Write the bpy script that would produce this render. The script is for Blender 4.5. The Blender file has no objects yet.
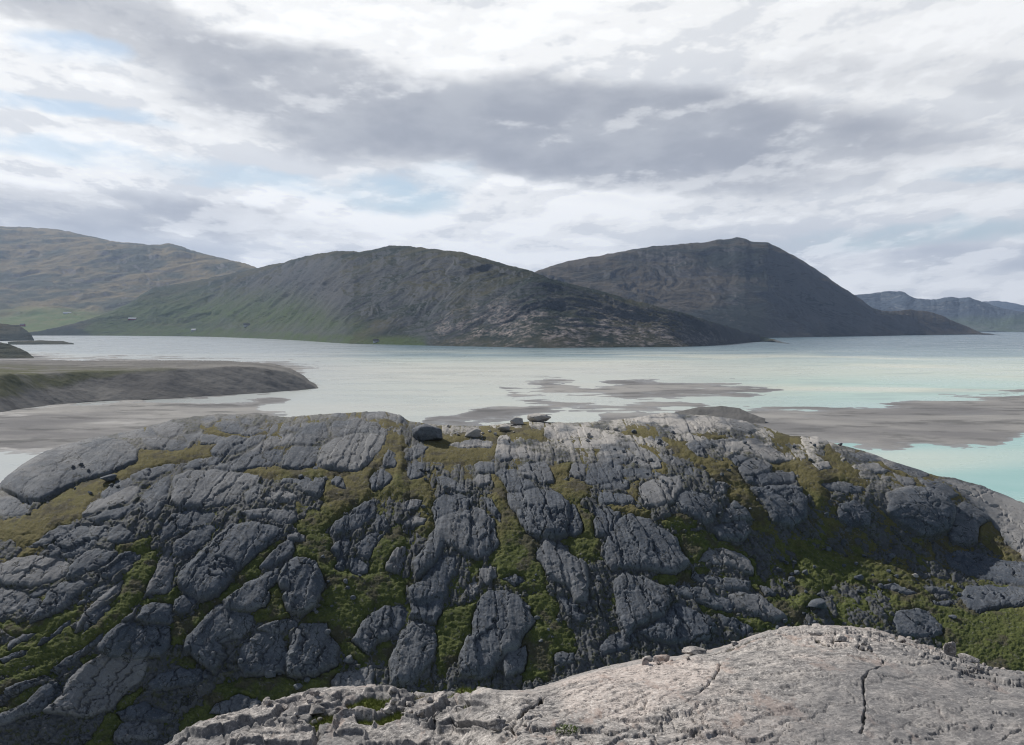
import bpy, math, random
import numpy as np
from mathutils import Vector
random.seed(7); RNG = np.random.default_rng(7)
S = bpy.context.scene
C = S.collection
R = math.radians
H = 50.0                      # eye height above the fjord
F = 1024.0                    # focal length in picture widths * 1024
HOR = 326.0                   # height of the horizon

# ------------------------------------------------------------------ camera
cd = bpy.data.cameras.new('camera'); cam = bpy.data.objects.new('camera', cd); C.objects.link(cam)
cd.sensor_width = 36; cd.lens = 36; cd.clip_start = .2; cd.clip_end = 120000
PITCH = math.atan((372.5 - HOR) / F)
cam.location = (0, 0, H); cam.rotation_euler = (math.pi/2 - PITCH, 0, 0)
S.camera = cam

# ------------------------------------------------------------------ sun and sky
SUN_EL, SUN_AZ = 40.0, -45.0           # azimuth measured from +Y towards +X
HILL_SHADE = True
sd = bpy.data.lights.new('sun', 'SUN'); sun = bpy.data.objects.new('sun', sd); C.objects.link(sun)
sd.energy = 4.8; sd.angle = R(.53); sd.color = (1, .94, .86)
sdir = Vector((math.cos(R(SUN_EL))*math.sin(R(SUN_AZ)), math.cos(R(SUN_EL))*math.cos(R(SUN_AZ)), math.sin(R(SUN_EL))))
sun.rotation_euler = (-sdir).to_track_quat('-Z', 'Y').to_euler()
S.view_settings.view_transform = 'Standard'; S.view_settings.look = 'None'
S.view_settings.exposure = 0; S.view_settings.gamma = 1; S.view_settings.use_curve_mapping = False

class NT:
    """small helper to write node graphs"""
    def __init__(s, nt): s.nt = nt; s.n = nt.nodes; s.l = nt.links
    def new(s, t, **k):
        n = s.n.new(t)
        for a, b in k.items(): setattr(n, a, b)
        return n
    def put(s, sock, v):
        if isinstance(v, bpy.types.NodeSocket): s.l.new(v, sock)
        elif v is not None:
            if isinstance(v, (tuple, list)) and sock.type == 'RGBA' and len(v) == 3: v = (*v, 1)
            sock.default_value = v
    def math(s, op, a, b=None, c=None, clamp=False):
        n = s.new('ShaderNodeMath', operation=op, use_clamp=clamp)
        for i, v in enumerate((a, b, c)):
            if v is not None: s.put(n.inputs[i], v)
        return n.outputs[0]
    def vmath(s, op, a, b=None, scale=None):
        n = s.new('ShaderNodeVectorMath', operation=op)
        s.put(n.inputs[0], a)
        if b is not None: s.put(n.inputs[1], b)
        if scale is not None: s.put(n.inputs['Scale'], scale)
        return n.outputs['Value' if op in ('LENGTH', 'DOT_PRODUCT') else 'Vector']
    def comb(s, x, y, z=0.0):
        n = s.new('ShaderNodeCombineXYZ')
        for i, v in enumerate((x, y, z)): s.put(n.inputs[i], v)
        return n.outputs[0]
    def sep(s, v):
        n = s.new('ShaderNodeSeparateXYZ'); s.put(n.inputs[0], v); return n.outputs
    def mapr(s, v, a, b, c=0.0, d=1.0, smooth=True):
        n = s.new('ShaderNodeMapRange', interpolation_type='SMOOTHSTEP' if smooth else 'LINEAR')
        for i, x in enumerate((v, a, b, c, d)): s.put(n.inputs[i], x)
        return n.outputs[0]
    def mix(s, f, a, b, mode='MIX'):
        n = s.new('ShaderNodeMix', data_type='RGBA', blend_type=mode)
        s.put(n.inputs[0], f); s.put(n.inputs[6], a); s.put(n.inputs[7], b)
        return n.outputs[2]
    def noise(s, vec, scale, detail=4, rough=.55, dist=0.0, kind='FBM'):
        n = s.new('ShaderNodeTexNoise', noise_type=kind)
        s.put(n.inputs['Vector'], vec); n.inputs['Scale'].default_value = scale
        n.inputs['Detail'].default_value = detail; n.inputs['Roughness'].default_value = rough
        n.inputs['Distortion'].default_value = dist
        return n.outputs['Fac']
    def voro(s, vec, scale, feature='F1', rand=1.0, out='Distance'):
        n = s.new('ShaderNodeTexVoronoi', feature=feature)
        s.put(n.inputs['Vector'], vec); n.inputs['Scale'].default_value = scale
        n.inputs['Randomness'].default_value = rand
        return n.outputs[out]
    def mapping(s, vec, scale=(1, 1, 1), rot=(0, 0, 0)):
        n = s.new('ShaderNodeMapping'); s.put(n.inputs[0], vec)
        n.inputs['Scale'].default_value = scale; n.inputs['Rotation'].default_value = rot
        return n.outputs[0]

w = bpy.data.worlds.new('World'); S.world = w; w.use_nodes = True
w.node_tree.nodes.clear(); k = NT(w.node_tree)
wo = k.new('ShaderNodeOutputWorld'); bg = k.new('ShaderNodeBackground')
SKYS = 0.1
sky = k.new('ShaderNodeTexSky', sky_type='NISHITA'); sky.sun_disc = False
sky.sun_elevation = R(SUN_EL); sky.sun_rotation = R(SUN_AZ); sky.air_density = 1; sky.dust_density = .6; sky.ozone_density = 1.2
tc = k.new('ShaderNodeTexCoord').outputs['Generated']
dx, dy, dz = k.sep(tc)
az = k.math('ARCTAN2', dx, dy)                       # radians from north
el = k.math('ARCSINE', dz)
elp = k.math('MAXIMUM', el, 0.0)
# a flat cloud deck seen in perspective
inv = k.math('DIVIDE', 1.0, k.math('ADD', k.math('MAXIMUM', dz, 0.0), .09))
deck = k.comb(k.math('MULTIPLY', dx, inv), k.math('MULTIPLY', dy, inv), 0.0)
nz1 = k.noise(deck, .75, 5, .55)
def cc(da, de, sx=1.0, off=0.0):
    a_ = k.math('ADD', az, da); e_ = k.math('ADD', elp, de)
    X_ = k.math('DIVIDE', k.math('MULTIPLY', a_, .42*sx), k.math('ADD', e_, .22)); Y_ = k.math('MULTIPLY', k.math('LOGARITHM', k.math('ADD', e_, .07), 2.718), .62)
    return k.comb(X_, Y_, off)
nz2 = k.noise(cc(0, 0, 1, 3.1), 3.6, 8, .52); nz2b = k.noise(cc(-.012, .014, 1, 3.1), 3.6, 8, .52)
nz3 = k.noise(cc(0, 0, 1, 7.7), 11.0, 8, .58); nz3b = k.noise(cc(-.006, .008, 1, 7.7), 11.0, 8, .58)
relief = k.math('ADD', k.math('SUBTRACT', nz2, nz2b), k.math('MULTIPLY', k.math('SUBTRACT', nz3, nz3b), .6))
wz = k.noise(k.comb(k.math('MULTIPLY', az, 1.0), k.math('MULTIPLY', el, 2.0), 1.3), 6.0, 4, .6)
wz2 = k.noise(k.comb(k.math('MULTIPLY', az, 1.0), k.math('MULTIPLY', el, 2.0), 9.3), 6.0, 4, .6)
waz = k.math('ADD', az, k.math('MULTIPLY', k.math('SUBTRACT', wz, .5), .15))
wel = k.math('ADD', el, k.math('MULTIPLY', k.math('SUBTRACT', wz2, .5), .055))
def blob(u, v, su, sv, rot=0.0, hard=.25):
    """soft patch of sky centred on an azimuth/elevation; sizes in the same 1/1024 units"""
    a0 = math.atan((u-512)/F); e0 = math.atan((HOR-v)/F)
    x = k.math('SUBTRACT', waz, a0); y = k.math('SUBTRACT', wel, e0)
    c, s_ = math.cos(R(rot)), math.sin(R(rot))
    xr = k.math('ADD', k.math('MULTIPLY', x, c*F/su), k.math('MULTIPLY', y, s_*F/su))
    yr = k.math('ADD', k.math('MULTIPLY', x, -s_*F/sv), k.math('MULTIPLY', y, c*F/sv))
    d = k.math('ADD', k.math('MULTIPLY', xr, xr), k.math('MULTIPLY', yr, yr))
    return k.mapr(d, 1.0+hard*3, hard*.3, 0, 1)
def union(lst):
    o = None
    for b, wt in lst:
        b = k.math('MULTIPLY', b, wt)
        o = b if o is None else k.math('MAXIMUM', o, b)
    return o
dark = union([(blob(110, 42, 180, 34, -16, .5), .85), (blob(330, 95, 250, 28, -12, .5), .95), (blob(560, 132, 340, 42, -4, .5), 1.15),
              (blob(690, 165, 190, 28, -4, .5), .9), (blob(900, 92, 120, 22, -8, .5), .75), (blob(20, 10, 90, 35, -20, .6), .9),
              (blob(110, 222, 230, 17, -2, .5), .75), (blob(730, 205, 130, 10, 0, .6), .5), (blob(990, 140, 90, 60, 0, .8), .45),
              (blob(960, 268, 130, 10, 0, .6), .35), (blob(600, 225, 160, 12, 0, .7), .35)])
gap = union([(blob(60, 76, 38, 12, 0, .6), .9), (blob(60, 128, 80, 7, -6, .6), .8), (blob(90, 172, 130, 8, -6, .6), .7),
             (blob(405, 187, 52, 16, 0, .5), .85), (blob(890, 243, 105, 9, 0, .6), .8), (blob(1010, 188, 60, 7, 0, .5), .5),
             (blob(270, 182, 80, 9, -4, .5), .7)])
bright = union([(blob(280, 20, 120, 38, -8, .6), 1.0), (blob(620, 30, 330, 50, 0, .8), .75), (blob(150, 150, 260, 44, -4, .7), .9),
                (blob(620, 195, 120, 22, 0, .7), .8), (blob(480, 205, 110, 24, 0, .7), .9), (blob(330, 214, 120, 12, 0, .7), .7), (blob(930, 225, 130, 10, 0, .6), .8), (blob(960, 285, 120, 9, 0, .6), .8), (blob(120, 196, 200, 12, 0, .6), .9), (blob(680, 80, 70, 18, 0, .6), .5)])
texd = k.mapr(nz2, .38, .56)
white = k.mix(texd, (.66, .68, .72), (1.0, 1.0, .99))
white = k.mix(k.math('MULTIPLY', bright, .8), white, (1.04, 1.04, 1.03))
white = k.mix(k.mapr(relief, .01, .07, 0, .9), white, (1.12, 1.12, 1.11))
white = k.mix(k.mapr(relief, -.008, -.07, 0, .5), white, (.62, .65, .70))
azf = k.mapr(az, -.1, .5, 0, 1)
white = k.mix(k.math('MULTIPLY', azf, .28), white, (.70, .72, .75))
darkc = k.mix(k.mapr(nz3, .35, .68), (.385, .405, .455), (.50, .52, .56))
dk = k.mapr(k.math('ADD', dark, k.math('MULTIPLY', k.math('SUBTRACT', .5, nz2), 1.25)), .22, 1.12)
dk = k.math('MULTIPLY', dk, k.mapr(relief, .02, .12, 1, .65))
cloud = k.mix(dk, white, darkc)
# overhead, outside the picture: thick grey deck with bright seams
over = k.mix(k.mapr(nz1, .42, .62), (.10, .12, .16), (.26, .29, .34))
cloud = k.mix(k.mapr(el, .33, .62), cloud, over)
# behind the viewer and to the sides the deck is greyer too
cloud = k.mix(k.mapr(k.math('ABSOLUTE', az), 1.0, 2.2, 0, .85), cloud, (.12, .16, .235))
gapc = k.mix(.35, k.vmath('SCALE', sky.outputs[0], scale=SKYS), (.62, .78, .90))
gp = k.math('MULTIPLY', gap, k.mapr(nz3, .66, .42, .25, .95))
col = k.mix(gp, cloud, gapc)
k.put(bg.inputs[0], k.vmath('SCALE', col, scale=1.0/SKYS)); bg.inputs[1].default_value = SKYS
k.l.new(bg.outputs[0], wo.inputs[0])
w.cycles.sampling_method = 'MANUAL'; w.cycles.sample_map_resolution = 512
S.cycles.max_bounces = 6; S.cycles.volume_bounces = 0; S.cycles.use_denoising = True; S.cycles.filter_width = 1.15; S.cycles.denoising_prefilter = 'ACCURATE'

# ------------------------------------------------------------------ helpers
def setp(o, label=None, cat=None, group=None, kind=None):
    if label: o['label'] = label
    if cat: o['category'] = cat
    if group: o['group'] = group
    if kind: o['kind'] = kind
    return o

_perm = RNG.permutation(256).astype(np.int32); _perm = np.concatenate([_perm, _perm])
_ga = (np.arange(256)/256*2*np.pi).astype(np.float32); _gx, _gy = np.cos(_ga), np.sin(_ga)
def perlin(x, y, seed=0):
    xi = np.floor(x).astype(np.int32); yi = np.floor(y).astype(np.int32)
    xf = (x-xi).astype(np.float32); yf = (y-yi).astype(np.float32)
    u = xf*xf*xf*(xf*(xf*6-15)+10); v = yf*yf*yf*(yf*(yf*6-15)+10)
    def g(ix, iy, fx, fy):
        h = _perm[(_perm[(ix+seed*17) & 255] + iy + seed*31) & 255]
        return _gx[h]*fx + _gy[h]*fy
    a = g(xi, yi, xf, yf); b = g(xi+1, yi, xf-1, yf); c = g(xi, yi+1, xf, yf-1); d = g(xi+1, yi+1, xf-1, yf-1)
    return ((a+(b-a)*u) + ((c+(d-c)*u)-(a+(b-a)*u))*v)*1.5
def fbm(x, y, oc=4, seed=0, gain=.5, ridged=False):
    o = np.zeros_like(x, dtype=np.float32); a = 1.0; f = 1.0; t = 0
    for i in range(oc):
        n = perlin(x*f+i*13.7, y*f-i*7.3, seed+i)
        if ridged: n = 1-2*np.abs(n)
        o += a*n; t += a; a *= gain; f *= 2.03
    return o/t
def cells(x, y, seed=0, jit=.9):
    """cell noise: returns distance to nearest border (F2-F1) and one random number per cell"""
    xi = np.floor(x).astype(np.int32); yi = np.floor(y).astype(np.int32)
    f1 = np.full(x.shape, 9., np.float32); f2 = f1.copy(); idn = np.zeros(x.shape, np.float32)
    for i in (-1, 0, 1):
        for j in (-1, 0, 1):
            h = _perm[(_perm[(xi+i+seed*11) & 255] + yi + j + seed*5) & 255]
            h2 = _perm[(h+97) & 255]
            px = xi+i+.5+(h/255-.5)*jit; py = yi+j+.5+(h2/255-.5)*jit
            d = np.hypot(px-x, py-y).astype(np.float32)
            c = d < f1
            f2 = np.where(c, f1, np.minimum(f2, d)); idn = np.where(c, _perm[(h2+h) & 255]/255, idn); f1 = np.where(c, d, f1)
    return f2-f1, idn
def sdist(U, V, poly):
    """signed distance (inside positive) to a polygon, in the units of U,V"""
    P = np.asarray(poly, np.float32); Q = np.roll(P, -1, 0)
    best = np.full(U.shape, 1e9, np.float32); ins = np.zeros(U.shape, bool)
    for (ax, ay), (bx, by) in zip(P, Q):
        ex, ey = bx-ax, by-ay; l = ex*ex+ey*ey+1e-9
        t = np.clip(((U-ax)*ex+(V-ay)*ey)/l, 0, 1)
        best = np.minimum(best, (U-ax-t*ex)**2+(V-ay-t*ey)**2)
        if ay != by:
            c = ((ay > V) != (by > V)) & (U < ex*(V-ay)/(by-ay)+ax)
            ins ^= c
    d = np.sqrt(best)
    return np.where(ins, d, -d)
def ldist(U, V, line):
    P = np.asarray(line, np.float32); best = np.full(U.shape, 1e9, np.float32)
    for (ax, ay), (bx, by) in zip(P[:-1], P[1:]):
        ex, ey = bx-ax, by-ay; l = ex*ex+ey*ey+1e-9
        t = np.clip(((U-ax)*ex+(V-ay)*ey)/l, 0, 1)
        best = np.minimum(best, (U-ax-t*ex)**2+(V-ay-t*ey)**2)
    return np.sqrt(best)
def sstep(x, a, b):
    t = np.clip((x-a)/(b-a), 0, 1); return t*t*(3-2*t)
def local(U, V, poly, margin):
    P = np.asarray(poly); a, b = P.min(0)-margin, P.max(0)+margin
    return np.where((U > a[0]) & (U < b[0]) & (V > a[1]) & (V < b[1]))
def blur(a, n, axis):
    if n < 1: return a
    kx = np.ones(2*n+1)/(2*n+1); p = [(0, 0), (0, 0)]; p[axis] = (n, n)
    ap = np.pad(a, p, mode='edge')
    return np.apply_along_axis(lambda m: np.convolve(m, kx, 'valid'), axis, ap)
def T_of(v): return (v-HOR)/F        # tangent of the angle below the horizon (viewing geometry of the survey lines)
def grid_mesh(name, P, mat, attrs=None, keep=None, parent=None, flip=False):
    n, m = P.shape[:2]
    me = bpy.data.meshes.new(name)
    idx = np.arange(n*m, dtype=np.int32).reshape(n, m)
    q = np.stack([idx[:-1, :-1], idx[1:, :-1], idx[1:, 1:], idx[:-1, 1:]], -1).reshape(-1, 4)
    if flip: q = q[:, ::-1]
    if keep is not None:
        kq = (keep[:-1, :-1] | keep[1:, :-1] | keep[1:, 1:] | keep[:-1, 1:]).reshape(-1); q = q[kq]
    used, inv_ = np.unique(q, return_inverse=True); q = inv_.reshape(-1, 4)
    co = P.reshape(-1, 3)[used].astype(np.float32)
    me.vertices.add(len(co)); me.vertices.foreach_set('co', co.ravel())
    me.loops.add(q.size); me.loops.foreach_set('vertex_index', q.ravel().astype(np.int32))
    me.polygons.add(len(q)); me.polygons.foreach_set('loop_start', np.arange(0, q.size, 4, dtype=np.int32))
    me.polygons.foreach_set('use_smooth', np.ones(len(q), bool))
    for an, av in (attrs or {}).items():
        at = me.attributes.new(an, 'FLOAT', 'POINT'); at.data.foreach_set('value', av.reshape(-1)[used].astype(np.float32))
    me.update(calc_edges=True); me.validate()
    me.materials.append(mat)
    o = bpy.data.objects.new(name, me); C.objects.link(o); o.parent = parent
    return o
def normals(P):
    a = np.gradient(P, axis=0); b = np.gradient(P, axis=1)
    n = np.cross(b, a); n /= np.linalg.norm(n, axis=2, keepdims=True)+1e-9
    n[n[..., 2] < 0] *= -1
    return n
def to_world(U, V, r):
    """survey point: bearing U, dip V, distance r along the ground -> x, y, z"""
    return np.stack([(U-512)/F*r, r+0*U, H-T_of(V)*r], -1)

def survey(u0, u1, du, crest, bottom, rows, r_bottom, slope, power=1.0):
    """Terrain face between a lower line and its skyline: distance integrated from slope angles."""
    U1 = np.arange(u0, u1+du, du); t = np.linspace(0, 1, rows)**power       # 0 = crest, 1 = bottom
    vc = np.interp(U1, [c[0] for c in crest], [c[1] for c in crest])
    vb = np.interp(U1, [c[0] for c in bottom], [c[1] for c in bottom])
    U = np.broadcast_to(U1, (rows, len(U1))).copy(); V = vc+(vb-vc)*t[:, None]
    tan = np.tan(np.radians(slope(U, V, vc[None, :], vb[None, :])))
    Tn = T_of(V)
    lr = np.zeros_like(V)
    for i in range(rows-2, -1, -1):
        tm = (tan[i]+tan[i+1])/2; T0, T1 = Tn[i+1], Tn[i]
        lr[i] = lr[i+1]+np.log(np.maximum(tm+T0, .02)/np.maximum(tm+T1, .012))
    rb = np.interp(U1, [c[0] for c in r_bottom], [c[1] for c in r_bottom])
    return U, V, rb[None, :]*np.exp(lr)
def back_side(P, length, n=30, s0=4., s1=30., low=-3., steps=None):
    """carry the surface over its skyline and down the far side; rows are prepended"""
    c = P[0]; d = c[:, :2]/np.linalg.norm(c[:, :2], axis=1, keepdims=True)
    dt = (P[0, :, 2]-P[1, :, 2])/np.maximum(np.linalg.norm((P[0]-P[1])[:, :2], axis=1), 1e-3)
    rows = []; x = 0; z = c[:, 2].copy(); st = (np.linspace(0, 1, n+1)**2)*length
    for i in range(n):
        dd = st[i+1]-st[i]; x += dd
        s = -math.tan(R(s0+(s1-s0)*min(1, (i+1)/n*1.6)))
        z = z+dd*s
        z2 = np.maximum(z, low)
        rows.append(np.concatenate([c[:, :2]+d*x, z2[:, None]], 1))
    return np.concatenate([np.array(rows[::-1]), P], 0), n

def sampler(U, V, r):
    """look up the distance of the surface at a bearing/dip"""
    u1 = U[0]
    def f(u, v):
        j = int(np.clip(np.searchsorted(u1, u), 0, len(u1)-1)); col = V[:, j]
        return float(np.interp(v, col, r[:, j]))
    return f

# ------------------------------------------------------------------ materials
def mat(name):
    m = bpy.data.materials.new(name); m.use_nodes = True; m.node_tree.nodes.clear(); kk = NT(m.node_tree)
    out = kk.new('ShaderNodeOutputMaterial'); b = kk.new('ShaderNodeBsdfPrincipled')
    kk.l.new(b.outputs[0], out.inputs[0]); b.inputs['Specular IOR Level'].default_value = .12
    pos = kk.new('ShaderNodeNewGeometry').outputs['Position']
    return m, kk, b, pos, out
def bump(kk, b, h, strength=.5, dist=.1, prev=None):
    n = kk.new('ShaderNodeBump'); n.inputs['Strength'].default_value = strength; n.inputs['Distance'].default_value = dist
    kk.put(n.inputs['Height'], h)
    if prev is not None: kk.l.new(prev, n.inputs['Normal'])
    kk.l.new(n.outputs[0], b.inputs['Normal']); return n.outputs[0]
def attr(kk, name): return kk.new('ShaderNodeAttribute', attribute_name=name).outputs['Fac']

def m_hill_rock():
    m, kk, b, p, o = mat('hill_rock')
    big = kk.noise(p, .06, 4, .6); mid = kk.noise(p, .5, 5, .62); fine = kk.noise(p, 4.0, 5, .7)
    streak = kk.noise(kk.mapping(p, (1.0, .22, .22), (0, 0, R(14))), 1.1, 5, .65)
    c = kk.mix(kk.mapr(mid, .3, .7), (.072, .088, .112), (.135, .153, .182))
    c = kk.mix(kk.mapr(big, .45, .7, 0, .45), c, (.23, .24, .25))
    c = kk.mix(kk.mapr(streak, .55, .72, 0, .6), c, (.085, .09, .10))
    c = kk.mix(kk.mapr(fine, .50, .62, 0, .6), c, (.055, .06, .068))
    c = kk.mix(kk.mapr(kk.noise(p, 1.6, 6, .72), .50, .66, 0, .55), c, (.06, .065, .072))
    c = kk.mix(kk.mapr(kk.noise(p, 2.6, 6, .7), .56, .66, 0, .55), c, (.25, .255, .26))
    c = kk.mix(kk.mapr(kk.noise(p, 9.0, 3, .6), .60, .72, 0, .5), c, (.36, .35, .34))
    c = kk.mix(kk.mapr(attr(kk, 'rough'), .0, 1.0, 0, .55), c, (.095, .095, .095))
    c = kk.mix(kk.mapr(attr(kk, 'pale'), .0, 1.0, 0, .8), c, (.46, .44, .415))
    wpn = kk.new('ShaderNodeTexNoise'); kk.put(wpn.inputs['Vector'], p); wpn.inputs['Scale'].default_value = .7; wpn.inputs['Detail'].default_value = 5
    fan = kk.comb(attr(kk, 'fa'), attr(kk, 'fr'), 0)
    wp = kk.vmath('ADD', fan, kk.vmath('SCALE', kk.vmath('SUBTRACT', wpn.outputs['Color'], (.5, .5, .5)), scale=2.2))
    st2 = kk.noise(kk.mapping(wp, (1.6, .16, 1)), 1.0, 6, .68); ck = kk.voro(kk.mapping(wp, (.36, .11, 1)), 1.0, 'DISTANCE_TO_EDGE')
    c = kk.mix(kk.mapr(st2, .52, .70, 0, .65), c, (.06, .065, .075))
    c = kk.mix(kk.math('MULTIPLY', kk.mapr(ck, .030, .006, 0, .8), kk.mapr(mid, .42, .55)), c, (.03, .033, .03))
    c = kk.mix(kk.math('MULTIPLY', attr(kk, 'rough'), kk.mapr(kk.noise(p, 1.8, 5, .7), .50, .60, 0, .75)), c, (.065, .07, .03))
    kk.put(b.inputs['Base Color'], c); b.inputs['Roughness'].default_value = .85
    h = kk.math('ADD', kk.math('MULTIPLY', kk.mapr(ck, 0, .03), .5), kk.math('ADD', fine, kk.math('MULTIPLY', st2, .6)))
    bump(kk, b, h, .35, .06)
    return m
def m_hill_grass():
    m, kk, b, p, o = mat('tundra_grass')
    a = kk.noise(p, .12, 4, .6); c2 = kk.noise(p, 1.3, 5, .7); f = kk.noise(p, 6, 4, .7)
    c = kk.mix(kk.mapr(c2, .3, .7), (.060, .078, .028), (.128, .145, .050))
    c = kk.mix(kk.mapr(kk.math('ADD', kk.math('MULTIPLY', attr(kk, 'dry'), .5), a), .55, .95, 0, .85), c, (.145, .125, .062))
    c = kk.mix(kk.mapr(kk.noise(p, .35, 4, .6), .50, .62, 0, .85), c, (.085, .078, .058))
    c = kk.mix(kk.mapr(f, .5, .75, 0, .7), c, (.03, .035, .015))
    c = kk.mix(kk.mapr(kk.noise(p, 2.3, 5, .7), .58, .66, 0, .85), c, (.15, .15, .15))
    kk.put(b.inputs['Base Color'], c); b.inputs['Roughness'].default_value = .95
    bump(kk, b, kk.math('ADD', f, kk.math('MULTIPLY', c2, 1.2)), .6, .16)
    return m
def m_near_rock():
    m, kk, b, p, o = mat('near_gneiss')
    pf = kk.mapping(p, (1.0, .30, 1.0), (0, 0, R(-38)))
    fol = kk.noise(pf, 7.0, 6, .7); big = kk.noise(p, .35, 4, .6); mid = kk.noise(p, 2.2, 5, .65)
    sp = kk.noise(p, 26, 4, .75); sp2 = kk.voro(p, 55, 'F1'); sp3 = kk.noise(p, 16, 4, .7)
    c = kk.mix(kk.mapr(mid, .32, .68), (.20, .195, .195), (.40, .375, .355))
    c = kk.mix(kk.mapr(big, .48, .66, 0, .75), c, (.46, .395, .365))
    c = kk.mix(kk.math('MULTIPLY', attr(kk, 'pale'), .7), c, (.56, .49, .45))
    c = kk.mix(kk.mapr(fol, .54, .70, 0, .6), c, (.12, .115, .115))
    c = kk.mix(kk.mapr(sp3, .55, .70, 0, .75), c, (.085, .08, .075))
    c = kk.mix(kk.mapr(sp3, .42, .30, 0, .6), c, (.60, .57, .53))
    c = kk.mix(kk.mapr(sp, .53, .64, 0, .85), c, (.065, .065, .07))
    c = kk.mix(kk.mapr(kk.noise(p, 31, 4, .75), .55, .64, 0, .8), c, (.72, .69, .66))
    c = kk.mix(kk.mapr(sp2, .22, .05, 0, .45), c, (.62, .59, .56))
    c = kk.mix(kk.mapr(kk.noise(p, 1.3, 6, .7), .54, .66, 0, .7), c, (.115, .115, .12))
    lich = kk.noise(p, 8.0, 9, .78)
    c = kk.mix(kk.mapr(lich, .52, .585, 0, .72), c, (.085, .083, .085))
    c = kk.mix(kk.mapr(lich, .45, .385, 0, .55), c, (.66, .62, .59))
    c = kk.mix(kk.mapr(kk.noise(pf, 2.6, 7, .72), .56, .64, 0, .45), c, (.36, .27, .23))
    c = kk.mix(kk.mapr(attr(kk, 'crack'), .30, .8, 0, .85), c, (.05, .045, .035))
    c = kk.mix(kk.mapr(attr(kk, 'rough'), .0, 1.0, 0, .55), c, (.15, .152, .16))
    kk.put(b.inputs['Base Color'], c); b.inputs['Roughness'].default_value = .8
    h = kk.math('ADD', kk.math('MULTIPLY', sp3, .9), kk.math('ADD', kk.math('MULTIPLY', fol, 1.2), kk.math('MULTIPLY', sp, .35)))
    n1 = bump(kk, b, mid, .2, .05); bump(kk, b, h, .7, .018, n1)
    return m
def m_near_grass():
    m, kk, b, p, o = mat('moss_and_grass')
    f = kk.noise(p, 22, 4, .7); a = kk.noise(p, 2.4, 4, .6)
    c = kk.mix(kk.mapr(f, .3, .7), (.10, .13, .03), (.22, .26, .075))
    c = kk.mix(kk.mapr(a, .5, .65, 0, .85), c, (.17, .12, .06))
    kk.put(b.inputs['Base Color'], c); b.inputs['Roughness'].default_value = .95
    bump(kk, b, f, 1, .06); return m
def m_mount(name, low, mid_, rock, green, gscale=1.0):
    m, kk, b, p, o = mat(name)
    q = kk.mapping(p, (1, 1, 2.2))
    a = kk.noise(q, .0022*gscale, 5, .62); c2 = kk.noise(q, .011*gscale, 6, .68); f = kk.noise(q, .05*gscale, 5, .72)
    geo = kk.new('ShaderNodeNewGeometry'); nz = kk.sep(geo.outputs['Normal'])[2]
    c = kk.mix(kk.mapr(a, .43, .58), low, mid_)
    c = kk.mix(kk.mapr(c2, .52, .68, 0, .65), c, tuple(x*.55 for x in low))
    rk = kk.math('MAXIMUM', kk.mapr(nz, .88, .72), kk.mapr(kk.math('ADD', f, kk.math('MULTIPLY', c2, .6)), .90, 1.02, 0, .8))
    c = kk.mix(kk.math('MULTIPLY', rk, .75), c, rock)
    c = kk.mix(kk.math('MULTIPLY', attr(kk, 'crag'), kk.math('MULTIPLY', kk.mapr(f, .42, .60), kk.mapr(c2, .42, .6))), c, (.27, .24, .23))
    c = kk.mix(kk.math('MULTIPLY', attr(kk, 'green'), kk.mapr(c2, .3, .65, .45, 1)), c, green)
    kk.put(b.inputs['Base Color'], c); b.inputs['Roughness'].default_value = .95; b.inputs['Specular IOR Level'].default_value = .1
    n1 = bump(kk, b, c2, .5, 20/gscale); bump(kk, b, f, .6, 7/gscale, n1)
    return m
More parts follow.
